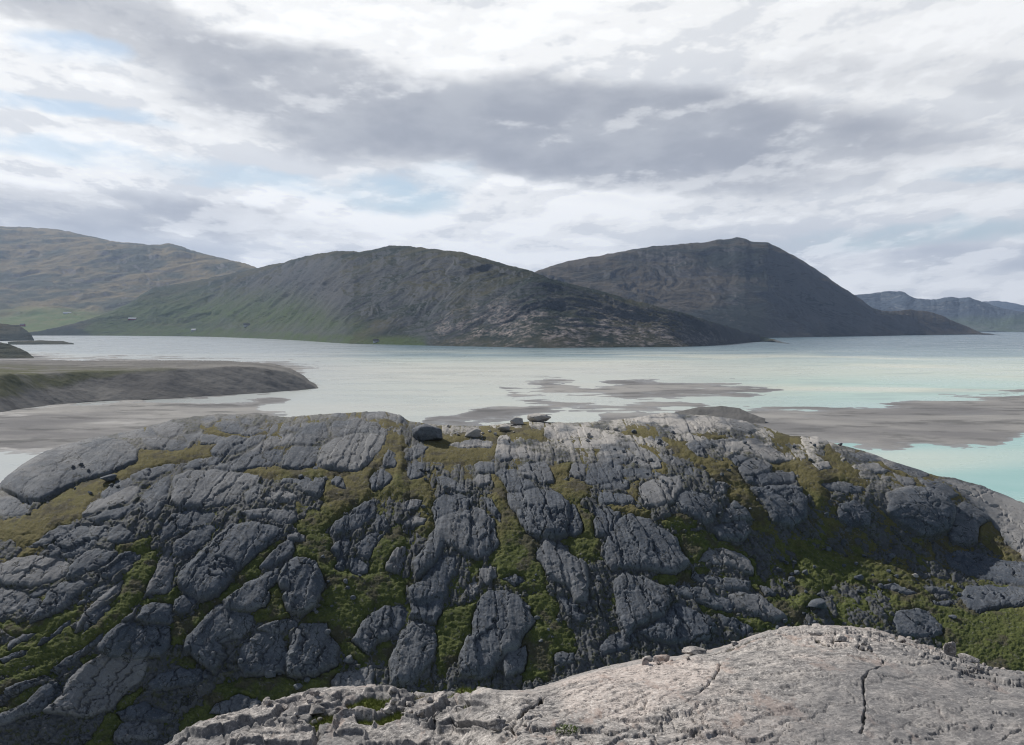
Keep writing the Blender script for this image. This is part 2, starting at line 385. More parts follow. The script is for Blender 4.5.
def m_water():
    m, kk, b, p, o = mat('glacial_water')
    x, y, z = kk.sep(p)
    q = kk.comb(kk.math('MULTIPLY', x, .55), y, 0)
    n1 = kk.noise(q, .0034, 3, .5, .6); n2 = kk.noise(q, .016, 5, .6, .4)
    yy = kk.math('ADD', y, kk.math('ADD', kk.math('MULTIPLY', x, -.35), kk.math('MULTIPLY', kk.math('SUBTRACT', n1, .5), 900)))
    ramp = kk.new('ShaderNodeValToRGB'); kk.put(ramp.inputs[0], kk.math('DIVIDE', kk.math('SUBTRACT', y, 150.0), 2600.0))
    cr = ramp.color_ramp; cr.interpolation = 'EASE'
    stops = [(0, (.20, .42, .41)), (.09, (.24, .45, .43)), (.17, (.36, .50, .47)), (.26, (.38, .53, .47)), (.38, (.50, .56, .48)), (.52, (.40, .48, .44)), (.62, (.17, .25, .28)), (1, (.09, .15, .19))]
    cr.elements[0].position = 0; cr.elements[0].color = (*stops[0][1], 1); cr.elements[1].position = 1; cr.elements[1].color = (*stops[-1][1], 1)
    for s_, c_ in stops[1:-1]:
        e = cr.elements.new(s_); e.color = (*c_, 1)
    silt = kk.mapr(n1, .47, .60); inside = kk.mapr(y, 2300, 1500)
    c = kk.mix(kk.math('MULTIPLY', kk.math('MULTIPLY', silt, inside), .8), ramp.outputs[0], (.60, .61, .50))
    c = kk.mix(kk.math('MULTIPLY', kk.mapr(n2, .53, .62), kk.math('MULTIPLY', inside, .38)), c, (.26, .34, .35))
    c = kk.mix(kk.math('MULTIPLY', kk.mapr(x, kk.math('MULTIPLY', y, .34), kk.math('MULTIPLY', y, .10)), kk.mapr(y, 1800, 1100, 0, .8)), c, (.52, .53, .49))
    left = kk.mapr(kk.math('ADD', x, kk.math('MULTIPLY', y, .12)), 60, -160)
    c = kk.mix(kk.math('MULTIPLY', left, .75), c, (.34, .37, .385))
    kk.put(b.inputs['Base Color'], c)
    kk.put(b.inputs['Roughness'], kk.mapr(n2, .4, .62, .26, .38)); b.inputs['IOR'].default_value = 1.33; b.inputs['Specular IOR Level'].default_value = .34
    wv = kk.noise(kk.mapping(p, (1, 1.8, 1)), .9, 3, .6); sw = kk.noise(kk.mapping(p, (.4, 1, 1)), .06, 4, .6)
    pass
    bump(kk, b, kk.math('MULTIPLY', kk.math('ADD', wv, kk.math('MULTIPLY', sw, 3.0)), kk.mapr(kk.noise(q, .009, 4, .6), .42, .6, .1, 1.0)), .14, .22)
    return m
def m_sand(name, a_, b_, c_):
    m, kk, b, p, o = mat(name)
    q = kk.mapping(p, (.7, 1, 1)); n1 = kk.noise(q, .010, 6, .6, .5); n2 = kk.noise(q, .035, 6, .65); f = kk.noise(p, 1.2, 4, .7)
    c = kk.mix(kk.mapr(n1, .36, .64), a_, b_)
    c = kk.mix(kk.mapr(n2, .50, .64, 0, .7), c, c_)
    wet = kk.mapr(kk.sep(p)[2], .15, .0)
    kk.put(b.inputs['Specular IOR Level'], kk.math('MULTIPLY', wet, .45))
    kk.put(b.inputs['Roughness'], kk.mapr(wet, 0, 1, .85, .35))
    c = kk.mix(kk.math('MULTIPLY', wet, .45), c, tuple(v*.6 for v in c_))
    c = kk.mix(kk.mapr(f, .4, .8, 0, .15), c, (.07, .065, .06))
    c = kk.mix(kk.math('MULTIPLY', attr(kk, 'green'), kk.mapr(n2, .35, .6)), c, (.13, .135, .095))
    kk.put(b.inputs['Base Color'], c)
    bump(kk, b, kk.math('ADD', f, n2), .5, .3); return m
def m_plain(name, col, rough=.8, var=.25, scale=4.0):
    m, kk, b, p, o = mat(name)
    n = kk.noise(p, scale, 5, .65)
    kk.put(b.inputs['Base Color'], kk.mix(kk.mapr(n, .3, .7), tuple(c*(1-var) for c in col), tuple(min(1, c*(1+var)) for c in col)))
    b.inputs['Roughness'].default_value = rough; bump(kk, b, n, .4, .05); return m
M_HR, M_HG, M_NR, M_NG, M_W = m_hill_rock(), m_hill_grass(), m_near_rock(), m_near_grass(), m_water()

# ------------------------------------------------------------------ water: one sheet to the horizon
def sheet(name, half, z, m, n=2):
    xs = np.linspace(-half, half, n); X, Y = np.meshgrid(xs, xs)
    return grid_mesh(name, np.stack([X, Y, 0*X+z], -1), m, flip=True)
setp(sheet('seabed', 60000, -6, m_plain('silt_bed', (.18, .17, .15)), 3), kind='structure')
wat = setp(sheet('water', 60000, 0, M_W, 3), kind='structure')

# ------------------------------------------------------------------ mountains
def mountain(name, u0, u1, du, crest, base, rows, slopes, material, amp, wl, seed, back=1500, crag=None, green=None, kind='structure', rb=None, extra=None, low=-20, smul=((0, 1), (1, 1))):
    rbs = rb or [(u, H/T_of(v)) for u, v in base]
    # far side of a ridge gets finer rows near its skyline
    def slope(U, V, vc, vb):
        t = (V-vc)/(vb-vc); a = np.interp(t, [0, .06, .25, .6, 1], slopes)*np.interp(U, [q_[0] for q_ in smul], [q_[1] for q_ in smul])
        return np.maximum(a, np.degrees(np.arctan(-T_of(V)))+2.2)
    uu = np.arange(u0, u1+2, 1.0); cv = np.interp(uu, [c[0] for c in crest], [c[1] for c in crest]); kx = np.hanning(9); kx /= kx.sum()
    cv = np.convolve(np.pad(cv, 4, mode='edge'), kx, 'valid'); cv = cv+fbm(uu.astype(np.float32)/9, uu.astype(np.float32)*0, 4, seed+40, .55)*1.1
    crest = list(zip(uu, cv))
    U, V, r = survey(u0, u1, du, crest, base, rows, rbs, slope)
    r = blur(blur(r, int(16/du), 1), int(8/du), 1)
    if extra is not None: r = extra(U, V, r)
    P = to_world(U, V, r)
    P, nb = back_side(P, back, 24, 3, 26, low)
    U2 = np.vstack([np.repeat(U[:1], nb, 0), U]); V2 = np.vstack([np.repeat(V[:1], nb, 0), V])
    N = normals(P)
    x, y = (P[..., 0]+P[..., 2]*.35)/wl, (P[..., 1]+P[..., 2]*.9)/wl
    wx = fbm(x*1.1, y*1.1, 3, seed+9); wy = fbm(x*1.1, y*1.1, 3, seed+19)
    h = .55*fbm(x+wx*.8, y+wy*.8, 7, seed, .55, True) + .8*fbm(x*1.2+wy*.9, y*1.3+wx*.9, 7, seed+4, .58) - .2
    fade = np.ones_like(V2); edge = sstep(P[..., 2], 0, 30*amp/12+6)*.85+.15
    t = np.clip((V2-V2[nb:nb+1]*0-V2[nb][None, :])/np.maximum(6., 1e-3), 0, 1)
    P = P+N*(h*amp*edge*(.22+.78*t))[..., None]
    zero = np.zeros_like(V2); at = {'crag': zero, 'green': zero}
    for nm, polys in (('crag', crag), ('green', green)):
        if polys:
            a = zero.copy()
            for poly, soft in polys:
                a = np.maximum(a, sstep(sdist(U2+wx*14, V2+wx*6, poly), -soft, soft))
            at[nm] = a
    return setp(grid_mesh(name, P, material, at), kind=kind)

LM = m_mount('left_mountain', (.060, .065, .035), (.19, .15, .07), (.18, .165, .15), (.085, .13, .03), .8)
CM = m_mount('centre_mountain', (.013, .024, .021), (.055, .055, .034), (.085, .092, .105), (.055, .085, .028), 1.3)
RM = m_mount('right_mountain', (.022, .030, .032), (.074, .066, .054), (.11, .11, .115), (.07, .09, .03), .8)
FM = m_mount('far_mountain', (.07, .09, .115), (.13, .14, .15), (.22, .235, .25), (.09, .12, .09), .4)  # bluish, lifted tones: part of the distance haze is painted into the colour

mountain('hills', -90, 420, 1.0,
   [(-90, 235), (-40, 229), (0, 226.5), (33, 228), (60, 230), (86, 235.5), (116, 241.5), (146, 245), (159, 246), (173, 244), (199, 252.5), (226, 259), (246, 264), (270, 273), (330, 300), (420, 330)],
   [(-90, 334), (420, 334)], 190, [4, 14, 20, 13, 3.5], LM, 70, 900, 3, back=3000,
   green=[([(-90, 316), (60, 309), (150, 311), (240, 318), (330, 326), (420, 328), (420, 345), (-90, 345)], 5)])
mountain('hills.001', 500, 1000, .8,
   [(500, 290), (520, 280), (539, 270), (566, 262), (600, 256), (650, 247), (672, 244.5), (690, 243), (700, 243.5), (716, 240), (728, 239), (735, 236.8), (744, 237.5), (750, 241.5), (768, 242.5), (781, 249), (801, 260), (821, 274), (841, 287), (861, 300), (873, 309), (881, 311), (895, 311), (908, 309.5), (925, 311), (940, 315), (955, 322), (970, 328), (982, 333), (1000, 335)],
   [(500, 338), (760, 338), (850, 336.5), (915, 335.2), (982, 334.4), (1000, 335.5)], 200, [10, 17, 25, 24, 20], RM, 62, 900, 21, back=2500, smul=((500, .8), (780, 1), (860, .75), (1000, .7)))
mountain('hills.002', 0, 790, .7,
   [(0, 335), (40, 331), (70, 325), (90, 319), (110, 312), (130, 303.5), (153, 288), (186, 283), (212, 278), (246, 271), (282, 263), (305, 257), (332, 252), (345, 251.5), (360, 252), (373, 250), (390, 246.5), (406, 246), (430, 249), (463, 253), (486, 259), (506, 265), (526, 270), (539, 274), (560, 281), (600, 291), (640, 302), (680, 313), (710, 322), (735, 329), (755, 335), (772, 339), (790, 344)],
   [(0, 335.6), (90, 335.6), (133, 335.8), (200, 336.5), (260, 338.5), (340, 343.5), (440, 345.8), (539, 348), (680, 347), (722, 345.5), (735, 343.5), (758, 342), (772, 340.5), (790, 346)], 230,
   [9, 18, 27, 27, 22], CM, 30, 420, 33, back=1600,
   smul=((0, .5), (260, .5), (360, .7), (450, .95), (660, 1), (740, .6)),
   crag=[([(460, 312), (520, 305), (580, 300), (640, 312), (700, 330), (730, 342), (600, 346), (500, 342), (440, 338)], 14)],
   green=[([(90, 322), (150, 322), (220, 327), (300, 332), (360, 337), (430, 340), (430, 350), (90, 345)], 4), ([(100, 300), (200, 292), (300, 300), (360, 330), (200, 330), (90, 325)], 18)])
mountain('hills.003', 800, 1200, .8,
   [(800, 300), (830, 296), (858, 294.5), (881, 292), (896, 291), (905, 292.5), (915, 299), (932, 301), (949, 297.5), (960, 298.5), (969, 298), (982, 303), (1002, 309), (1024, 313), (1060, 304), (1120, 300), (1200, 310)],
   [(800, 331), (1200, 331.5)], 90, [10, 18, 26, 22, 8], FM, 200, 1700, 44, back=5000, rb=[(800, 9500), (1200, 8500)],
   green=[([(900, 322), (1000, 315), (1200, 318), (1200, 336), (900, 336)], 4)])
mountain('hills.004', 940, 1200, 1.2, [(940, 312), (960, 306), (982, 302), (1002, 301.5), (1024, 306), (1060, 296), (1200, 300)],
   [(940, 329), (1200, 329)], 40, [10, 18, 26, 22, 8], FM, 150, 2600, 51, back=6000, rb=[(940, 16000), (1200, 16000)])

# ------------------------------------------------------------------ flats, bars and gravel banks in the fjord
SAND = m_sand('wet_sand', (.20, .20, .205), (.34, .335, .325), (.125, .128, .13))
GRAV = m_sand('grey_gravel', (.17, .168, .165), (.24, .235, .225), (.12, .12, .118))
u1 = np.arange(-80, 1104, 1.5); v1 = np.linspace(352, 560, 560)
U, V = np.meshgrid(u1, v1); rr = H/T_of(V)
X, Y = (U-512)/F*rr, rr
bars = [
 [(-90, 410), (0, 409), (60, 405), (100, 402), (200, 400), (271, 397.5), (283, 402), (262, 408), (284, 411.5), (260, 420), (150, 440), (57, 446), (0, 452), (-90, 462)],
 [(-90, 350), (0, 353), (83, 356), (150, 357), (240, 361), (292, 362.5), (318, 366), (300, 376), (317, 387), (266, 394), (160, 401), (40, 408), (-90, 413)],
 [(499, 386), (519, 391), (552, 396), (539, 399), (513, 398)],
 [(529, 384), (546, 379.5), (572, 383), (582, 389), (599, 386), (619, 381), (680, 382.6), (747, 383), (777, 393), (747, 398), (680, 399), (625, 401), (572, 397), (545, 393)],
 [(456, 412), (479, 406), (526, 401), (552, 402), (612, 399), (617, 404), (560, 411), (526, 417), (499, 422), (423, 424), (423, 416)],
 [(566, 407), (620, 404), (680, 400), (700, 404), (640, 410), (570, 411)], [(600, 415), (700, 411), (700, 425), (600, 425)],
 [(700, 416), (747, 410), (814, 408), (881, 405), (949, 398), (992, 393), (1104, 388), (1104, 434), (1024, 437), (1014, 440), (997, 446), (953, 448), (922, 444), (909, 447), (866, 448), (800, 444), (700, 430)],
]
sdm = np.full(U.shape, -30., np.float32)
for poly in bars: sdm = np.maximum(sdm, sdist(U, V, poly))
st_ = fbm(X/75, Y/60, 5, 60, .55); st2 = fbm(X/190, Y/150, 4, 66)
st3 = fbm(X/24, Y/22, 4, 68, .6)
Z = np.clip((sdm+st_*8+st3*4)*.035, -1.5, .24)+ st2*.16+st_*.17+st3*.10-.03
Z = np.where(V > 500, -1.5, Z)
grn = np.zeros_like(U)
setp(grid_mesh('sand_flats', np.stack([X, Y, Z], -1), SAND, {'green': grn}, keep=Z > -.4, flip=True), kind='structure')

def bank(name, u0, u1_, crest, base, rows, slope, rb, amp, wl, seed, material, back=60, green=None, du=.8, b=(6, 25)):
    U, V, r = survey(u0, u1_, du, crest, base, rows, rb, slope)
    P = to_world(U, V, blur(r, 4, 1)); P, nb = back_side(P, back, 14, b[0], b[1], -3)
    N = normals(P); x, y = P[..., 0]/wl, P[..., 1]/wl
    P = P+N*((fbm(x, y, 5, seed, .55))*amp)[..., None]
    U2 = np.vstack([np.repeat(U[:1], nb, 0), U]); V2 = np.vstack([np.repeat(V[:1], nb, 0), V])
    g = np.zeros_like(U2)
    if green: g = sstep(sdist(U2+fbm(x, y, 4, seed+3)*25, V2, green), -3, 4)
    return setp(grid_mesh(name, P, material, {'green': g}), kind='structure')
lip = [(-90, 384), (0, 375), (66, 372.6), (166, 369), (252, 366), (285, 371), (300, 377), (312, 384.5), (320, 388)]
def s_mor(U, V, vc, vb):
    vl = np.interp(U, [p[0] for p in lip], [p[1] for p in lip])
    return np.where(V > vl, 24, -.9)*sstep(np.abs(V-vl), -3, 3)+0
bank('gravel_bank', -90, 318, [(-90, 353), (0, 356.5), (83, 358), (150, 358.5), (230, 361), (275, 364), (292, 369), (305, 377), (318, 387)],
     [(-90, 420), (0, 412.5), (43, 406), (96, 401.5), (166, 399), (266, 393), (318, 388.5)], 150, s_mor,
     [(-90, 545), (0, 592), (43, 640), (96, 678), (166, 700), (266, 764), (318, 820)], 1.3, 22, 71, GRAV, back=120,
     green=[(-90, 360), (0, 364), (90, 368), (180, 369), (120, 374), (60, 386), (0, 398), (-90, 400)])
bank('gravel_mound', 668, 766, [(668, 416), (676, 412), (690, 409), (700, 407), (722, 406.3), (740, 408), (750, 413), (766, 419)],
     [(668, 424), (766, 424)], 40, lambda U, V, a, b: 22+0*U, [(668, 521), (766, 521)], .5, 9, 81, GRAV, back=30, du=.5)
bank('headland', -90, 34, [(-90, 316), (-20, 321), (0, 323), (20, 324.5), (28, 331), (34, 339)], [(-90, 342), (34, 340)], 40, lambda U, V, a, b: 15+0*U,
     [(-90, 3250), (34, 3500)], 9, 130, 91, CM, back=300)
bank('headland.001', -90, 34, [(-90, 336), (0, 342), (20, 348), (34, 357)], [(-90, 360), (34, 358)], 40, lambda U, V, a, b: 12+0*U, [(-90, 1500), (34, 1600)], 3, 40, 92, CM, back=120)
bank('spit', 8, 74, [(8, 341.6), (40, 340.4), (63, 341), (74, 343.4)], [(8, 344.6), (74, 344.2)], 12, lambda U, V, a, b: 6+0*U, [(8, 2740), (74, 2790)], 1.5, 40, 93, CM, back=60, du=1)

# ------------------------------------------------------------------ the whaleback hill in the middle
S5 = 5.12; S4 = 1024/224
TL = {1: (0, 400, S5), 2: (200, 400, S5), 3: (400, 400, S5), 4: (600, 400, S5), 5: (800, 420, S4), 6: (0, 530, S5), 7: (200, 530, S5), 8: (400, 530, S5),
      9: (600, 530, S5), 10: (800, 540, S4), 11: (0, 605, S5), 12: (160, 605, S5), 13: (340, 640, S5), 14: (480, 640, S5), 15: (660, 605, S5), 16: (824, 605, S5)}
def pp(t, s):
    ox, oy, sc = TL[t]; a = [float(x) for x in s.replace(' ', ',').split(',')]
    return [(ox+a[i]/sc, oy+a[i+1]/sc) for i in range(0, len(a), 2)]
SLABS = [l.split('|') for l in """
1|4.2|0,370 60,350 170,290 290,240 400,200 520,180 640,215 700,260 700,320 640,360 520,400 400,440 300,490 210,545 120,540 60,500 0,470 -200,470 -200,480
1|1|-80,500 60,510 150,540 130,590 60,600 -80,600
1|.8|600,170 680,150 760,140 800,190 720,200 600,195
1|.8|770,140 860,110 940,130 930,180 850,200 790,170
1|.8|720,210 800,195 900,215 960,230 930,260 820,262 740,240
1|.7|930,190 1024,170 1044,200 950,225
1|1|660,400 740,360 840,335 920,335 860,370 770,410 690,435
1|1|500,510 560,450 650,410 670,440 600,490 520,530
1|1.1|410,610 480,540 600,480 690,455 710,480 640,540 540,580 430,625
1|.9|440,640 560,585 680,545 690,575 600,620 480,650
1|1.6|690,570 720,510 790,440 860,400 870,430 850,500 820,570 780,640 740,625
1|2|890,410 960,375 1164,375 1320,395 1310,440 1240,470 1220,540 1080,565 920,585 860,560 880,480
1|1|930,365 980,320 1060,305 1150,300 1120,345 1020,355
6|1.2|800,40 860,-60 960,-80 1090,-75 1080,-20 980,5 880,50 810,90
7|2.6|-130,280 -110,220 -40,170 60,70 150,-10 260,-20 430,10 400,60 330,110 280,155 220,200 170,250 130,310 90,360 0,395 -90,350 -130,310
6|1.4|870,150 890,80 960,30 1060,-10 1120,0 1060,60 1000,120 900,160
6|1.4|760,250 800,180 850,110 880,160 880,230 860,330 810,350 720,360
6|1|140,105 200,60 290,0 380,-10 330,50 250,90 170,110
6|1.4|200,140 280,80 380,10 440,0 470,50 500,90 440,130 350,160 240,160
6|.8|445,60 460,0 540,0 545,50 480,75
6|1|540,90 560,10 600,-5 670,40 660,80 600,95
6|1.6|-60,220 60,160 160,150 300,160 345,190 330,240 260,280 150,315 60,310 -60,290
6|1.8|330,275 370,200 430,140 500,120 590,140 560,180 480,230 400,265
6|1.4|500,240 560,190 620,135 700,130 700,160 620,220 550,270 510,265
6|1.2|-60,325 90,330 130,350 110,400 60,440 -60,480
6|.8|130,350 200,320 260,320 220,350 150,370
6|.9|100,410 140,370 190,370 180,430 130,470 95,460
6|1.8|150,490 200,420 240,350 310,295 400,285 460,300 400,350 330,410 270,450 210,480 130,515
6|1.2|380,410 470,320 530,285 520,320 440,390
6|1.5|360,560 400,480 450,400 530,340 620,270 600,320 520,400 440,470 400,530
6|1|400,550 460,440 540,400 560,410 480,500 420,545
6|1|160,630 220,570 290,510 350,470 340,510 250,580 190,625
6|.8|10,650 30,600 100,560 180,545 80,610 30,650
6|.8|-40,690 60,650 130,640 100,670 -20,720
6|3|500,620 540,560 600,515 680,500 680,560 640,620 610,670 550,680 500,650
6|2.5|680,490 710,430 760,400 860,395 860,460 850,510 720,510
6|2.5|690,520 850,515 850,620 800,680 660,680 650,620
6|1.5|600,500 660,440 700,410 690,450 620,500
6|2|870,440 870,390 930,350 1000,380 960,430 920,460
11|1.2|230,370 300,310 400,250 480,180 520,150 500,200 420,270 330,340 260,380
11|1|-40,490 80,430 200,390 240,400 150,440 60,500 -40,520
11|1.6|-40,620 100,530 200,450 300,420 300,460 230,530 180,580 80,620 -40,680
11|2|320,420 420,320 500,270 700,280 740,330 700,420 620,480 540,580 420,620 250,600 200,590 300,490
11|2|740,440 800,380 900,355 1010,360 1024,420 960,450 850,460 760,480
11|1.5|560,590 640,550 720,530 760,560 840,600 900,600 830,640 740,640 600,640
11|1.5|550,700 600,650 720,630 780,660 780,730 560,750
12|2.5|120,200 200,110 300,20 360,60 460,80 470,130 400,200 300,220 320,300 260,400 200,340 100,260
12|2|400,250 480,170 600,170 640,280 620,380 420,400 380,330
12|1|490,150 560,110 640,90 700,110 690,140 560,180
12|2.5|650,260 660,190 710,130 850,120 850,180 900,240 900,340 780,410 640,400 630,300
12|1|860,430 900,390 1024,350 1080,340 1080,460 900,470
12|.7|940,300 1000,310 1000,335 940,330
7|1.5|770,600 800,530 850,470 930,420 1024,400 1060,450 1000,560 900,610 850,670 800,620
12|1|220,600 260,540 400,490 480,520 540,540 450,590 350,600
7|1.2|290,220 340,150 400,90 470,70 480,130 420,180 350,210
7|.8|430,50 480,35 540,45 530,75 440,75
7|3|390,290 430,210 490,165 580,165 605,240 620,330 580,430 500,470 430,440 415,380 440,350 400,320
7|2|110,400 180,340 260,290 330,240 400,220 390,290 340,330 350,360 330,420 240,450 120,440
7|1|660,50 670,0 720,-20 800,-10 740,30 680,55
7|.9|660,130 690,90 740,50 770,90 740,140 690,160
7|.7|680,200 700,160 740,180 730,230 690,225
7|1|790,110 830,60 890,20 930,50 890,110 860,180 800,150
7|.8|760,220 760,165 800,160 850,200 850,240 780,250
7|1|950,230 965,160 1000,110 1050,90 1040,180 1010,240
2|.6|80,130 130,105 190,110 200,150 120,160
2|.6|100,160 160,135 220,150 210,180 130,175
2|.6|210,185 240,150 300,135 320,170 260,190
2|.6|320,160 370,120 450,125 440,155 360,165
2|.5|110,90 160,70 190,90 150,100
2|.6|0,100 60,80 80,110 20,120
2|.5|200,110 240,90 270,100 240,130
2|2|640,370 600,330 610,270 680,210 800,180 950,180 920,260 860,330 800,380 700,375
2|1.6|680,200 660,150 700,110 800,100 900,120 960,150 960,175 800,175
2|1.5|460,230 500,170 560,120 640,115 650,170 640,210 560,235
2|1.3|410,355 420,290 480,245 600,245 600,300 570,350 480,365
2|1.3|70,370 150,330 220,290 320,255 410,260 410,320 350,345 250,360 130,375
2|1.2|240,280 310,225 380,180 480,175 450,230 370,250 280,275
2|1.3|50,270 100,210 170,190 240,200 330,180 380,165 300,220 220,270 130,295 60,295
2|1|0,180 60,175 130,195 90,225 0,235
2|.8|0,310 60,300 110,300 70,340 0,350
2|.5|570,360 600,335 650,345 650,370
2|.6|420,150 480,130 540,115 560,130 480,165
2|.8|410,440 420,415 520,410 500,440
2|1|500,440 540,410 640,410 630,490 600,520 540,490 480,470
2|1|310,530 360,480 430,470 490,510 440,540 350,545
2|.8|220,500 260,450 320,440 300,520 230,550
2|.8|670,440 680,400 730,410 740,470
2|1.2|210,600 300,575 470,580 490,640 430,660 340,620 250,630
2|1|860,430 870,390 930,360 970,380 980,420 920,470 870,475
2|.8|930,320 960,260 1000,290 1000,350 940,350
2|1.2|660,700 690,640 760,600 830,540 900,530 890,600 820,670 740,710
2|.9|890,670 900,600 940,600 950,680 900,690
3|.7|0,560 40,520 110,520 90,570 10,590
2|.6|660,80 700,60 750,65 720,85
2|.8|850,70 880,50 960,60 1024,80 1060,120 960,95 860,95
3|.8|20,310 40,260 90,230 150,240 120,270 50,320
3|.8|40,400 45,340 90,320 120,340 110,400 60,425
3|.6|240,240 300,215 400,205 470,220 460,245 350,250
3|1.2|490,290 490,240 510,190 550,180 600,240 600,280 560,310 510,330
3|.7|560,300 620,250 720,280 720,310 640,310
3|1.2|600,380 650,330 740,320 780,380 790,430 720,440 640,410
3|1.2|500,390 520,360 600,360 600,400 670,440 690,470 620,490 550,480
3|2.2|545,490 620,480 720,465 800,485 865,540 870,620 850,700 860,720 760,735 680,720 635,690 600,620 565,560
3|1.2|870,620 880,540 910,560 930,640 940,690 900,720 860,700
3|.8|370,340 400,320 480,330 490,380 400,385
3|.8|375,430 400,395 460,395 470,440 400,460
3|.8|180,400 240,410 330,450 330,490 260,480 190,440
3|1.2|165,600 170,530 220,490 300,495 370,520 370,560 300,580 220,620 170,640
8|2|70,200 140,80 180,0 170,-30 240,-80 330,-110 430,-80 490,-20 500,40 510,90 460,130 400,170 300,130 230,80 210,140 160,200 80,290
3|.7|420,510 480,520 520,600 520,650 480,600 440,560
3|.7|10,650 60,610 140,620 120,660 30,665
3|.9|735,190 745,140 830,125 940,140 1024,170 1024,190 900,185 810,205
3|.8|820,230 860,208 1024,205 1100,225 1060,250 900,250
3|1|870,380 880,330 950,335 950,400 900,415
3|1|955,440 965,340 1040,320 1150,350 1140,420 1060,440
8|1.8|150,220 210,150 280,150 290,240 240,300 230,370 100,420 40,400 30,330 110,290
8|2|0,540 60,500 120,500 180,520 190,600 150,720 60,830 -60,830 -60,700
8|1.6|40,480 50,410 140,380 220,370 210,450 180,510 110,490
8|1|320,350 350,290 400,275 400,340 370,370
8|2.6|390,400 450,340 530,330 640,380 660,440 700,500 640,570 600,640 500,717 440,800 300,800 300,700 330,600 360,560 370,460
8|1.5|520,717 570,660 640,610 660,660 640,760 540,800
8|1.8|700,130 750,75 830,100 900,160 960,200 970,320 960,400 900,400 870,330 780,290 740,230 700,180
8|1|810,370 870,370 920,430 960,480 930,510 860,470
8|.8|510,270 560,245 620,250 650,290 590,310
8|.8|780,680 830,650 900,660 900,717 790,717
8|1|400,100 460,60 500,100 460,140 400,170
8|.8|400,210 500,200 500,260 440,300 400,250
4|1.2|-30,560 110,590 80,660 50,710 -20,720 -30,640
9|2|30,100 60,0 130,-60 260,-50 300,0 400,60 420,130 460,200 400,250 280,240 160,220 60,230 30,180
9|2|60,280 130,240 250,280 360,340 380,400 330,480 200,520 130,600 100,500 90,380
9|1.8|330,480 400,400 480,440 560,470 600,540 560,600 400,620 280,600 200,560
9|1.4|540,130 570,95 640,110 740,160 790,220 800,260 720,240 640,200 560,190 500,180
9|1|480,230 560,240 660,270 780,300 760,340 640,330 560,300 470,270
9|1.2|400,300 500,310 600,350 700,400 680,450 560,420 440,370 330,310
9|1.5|640,370 700,340 820,360 900,420 980,490 900,500 800,460 700,420
9|1|600,450 700,470 800,540 740,570 640,520
9|1|820,300 880,330 910,370 850,370
9|1|0,640 60,560 160,540 200,600 100,660 0,680
4|1|150,100 230,70 320,60 440,80 420,110 300,130 180,115
4|1|330,150 400,110 500,85 640,90 760,110 820,150 760,170 640,150 520,160 420,180
4|.9|440,200 460,180 520,190 600,240 560,250 480,240
4|.9|570,205 680,200 760,270 680,270 600,240
4|1|690,215 800,200 900,250 980,310 900,330 800,290 740,250
4|.8|430,230 470,220 530,250 540,290 500,290
4|1.2|100,230 170,225 240,250 320,320 320,360 240,365 170,330 190,280
4|1|0,240 90,240 180,290 160,330 60,345 0,350
4|.6|0,170 100,200 90,230 0,215
4|.7|290,280 380,290 430,340 410,350 340,320
4|.6|240,200 320,200 370,240 300,240
4|.9|0,360 80,370 200,360 320,390 260,410 100,400 0,410
4|.9|0,415 150,425 150,470 0,470
4|.9|0,485 160,500 180,540 60,550 0,545
4|1.5|200,460 240,430 320,400 420,400 420,470 380,540 300,570 230,560 220,500
4|1.6|390,560 400,490 470,480 560,500 600,560 580,640 540,650 440,590
4|.6|670,310 700,290 760,310 700,345
4|1|710,360 760,310 840,315 890,350 880,380 800,400 740,400
4|1|740,410 880,385 1010,380 1000,430 880,445 770,440
4|2.5|780,470 900,450 1010,450 1060,520 1060,620 980,680 880,640 840,540
4|1.5|620,640 660,560 690,530 750,580 770,640 700,640
4|1.8|580,670 620,650 740,640 770,700 740,740 600,740
4|.6|580,450 600,430 640,440 640,490 590,490
4|.5|440,360 480,350 480,400 440,400
5|4|400,340 480,310 600,320 690,370 720,440 690,520 600,560 530,540 470,500 400,430
5|3|720,420 760,380 850,440 880,470 830,500 820,580 770,600 700,560 690,520
5|.7|60,200 130,190 160,220 100,240
5|.8|270,210 360,200 430,240 350,245
5|.8|230,150 330,150 400,190 300,195
5|1|430,240 520,270 540,310 470,290
5|.7|40,80 120,75 140,100 60,110
5|.8|350,170 500,200 600,250 560,270 420,220
5|1|540,270 640,280 740,350 700,360 600,320
5|1|100,300 180,280 290,310 290,340 140,330
5|2|180,400 260,380 330,440 320,500 230,500 180,460
5|1.6|660,270 720,280 850,310 950,350 1200,420 1200,720 1020,620 960,560 900,490 850,430 760,350
10|1.2|680,90 740,60 900,90 1080,140 1080,240 900,210 780,180 700,140
10|1.5|750,290 780,230 900,230 1080,250 1080,330 900,340 840,365 780,320
10|.6|570,230 680,250 710,275 620,265
10|.6|620,300 700,310 700,335 630,325
10|.9|440,400 460,350 540,340 600,360 660,420 680,460 600,480 470,460
10|.6|360,230 440,220 560,270 500,280
""".strip().split('\n')]
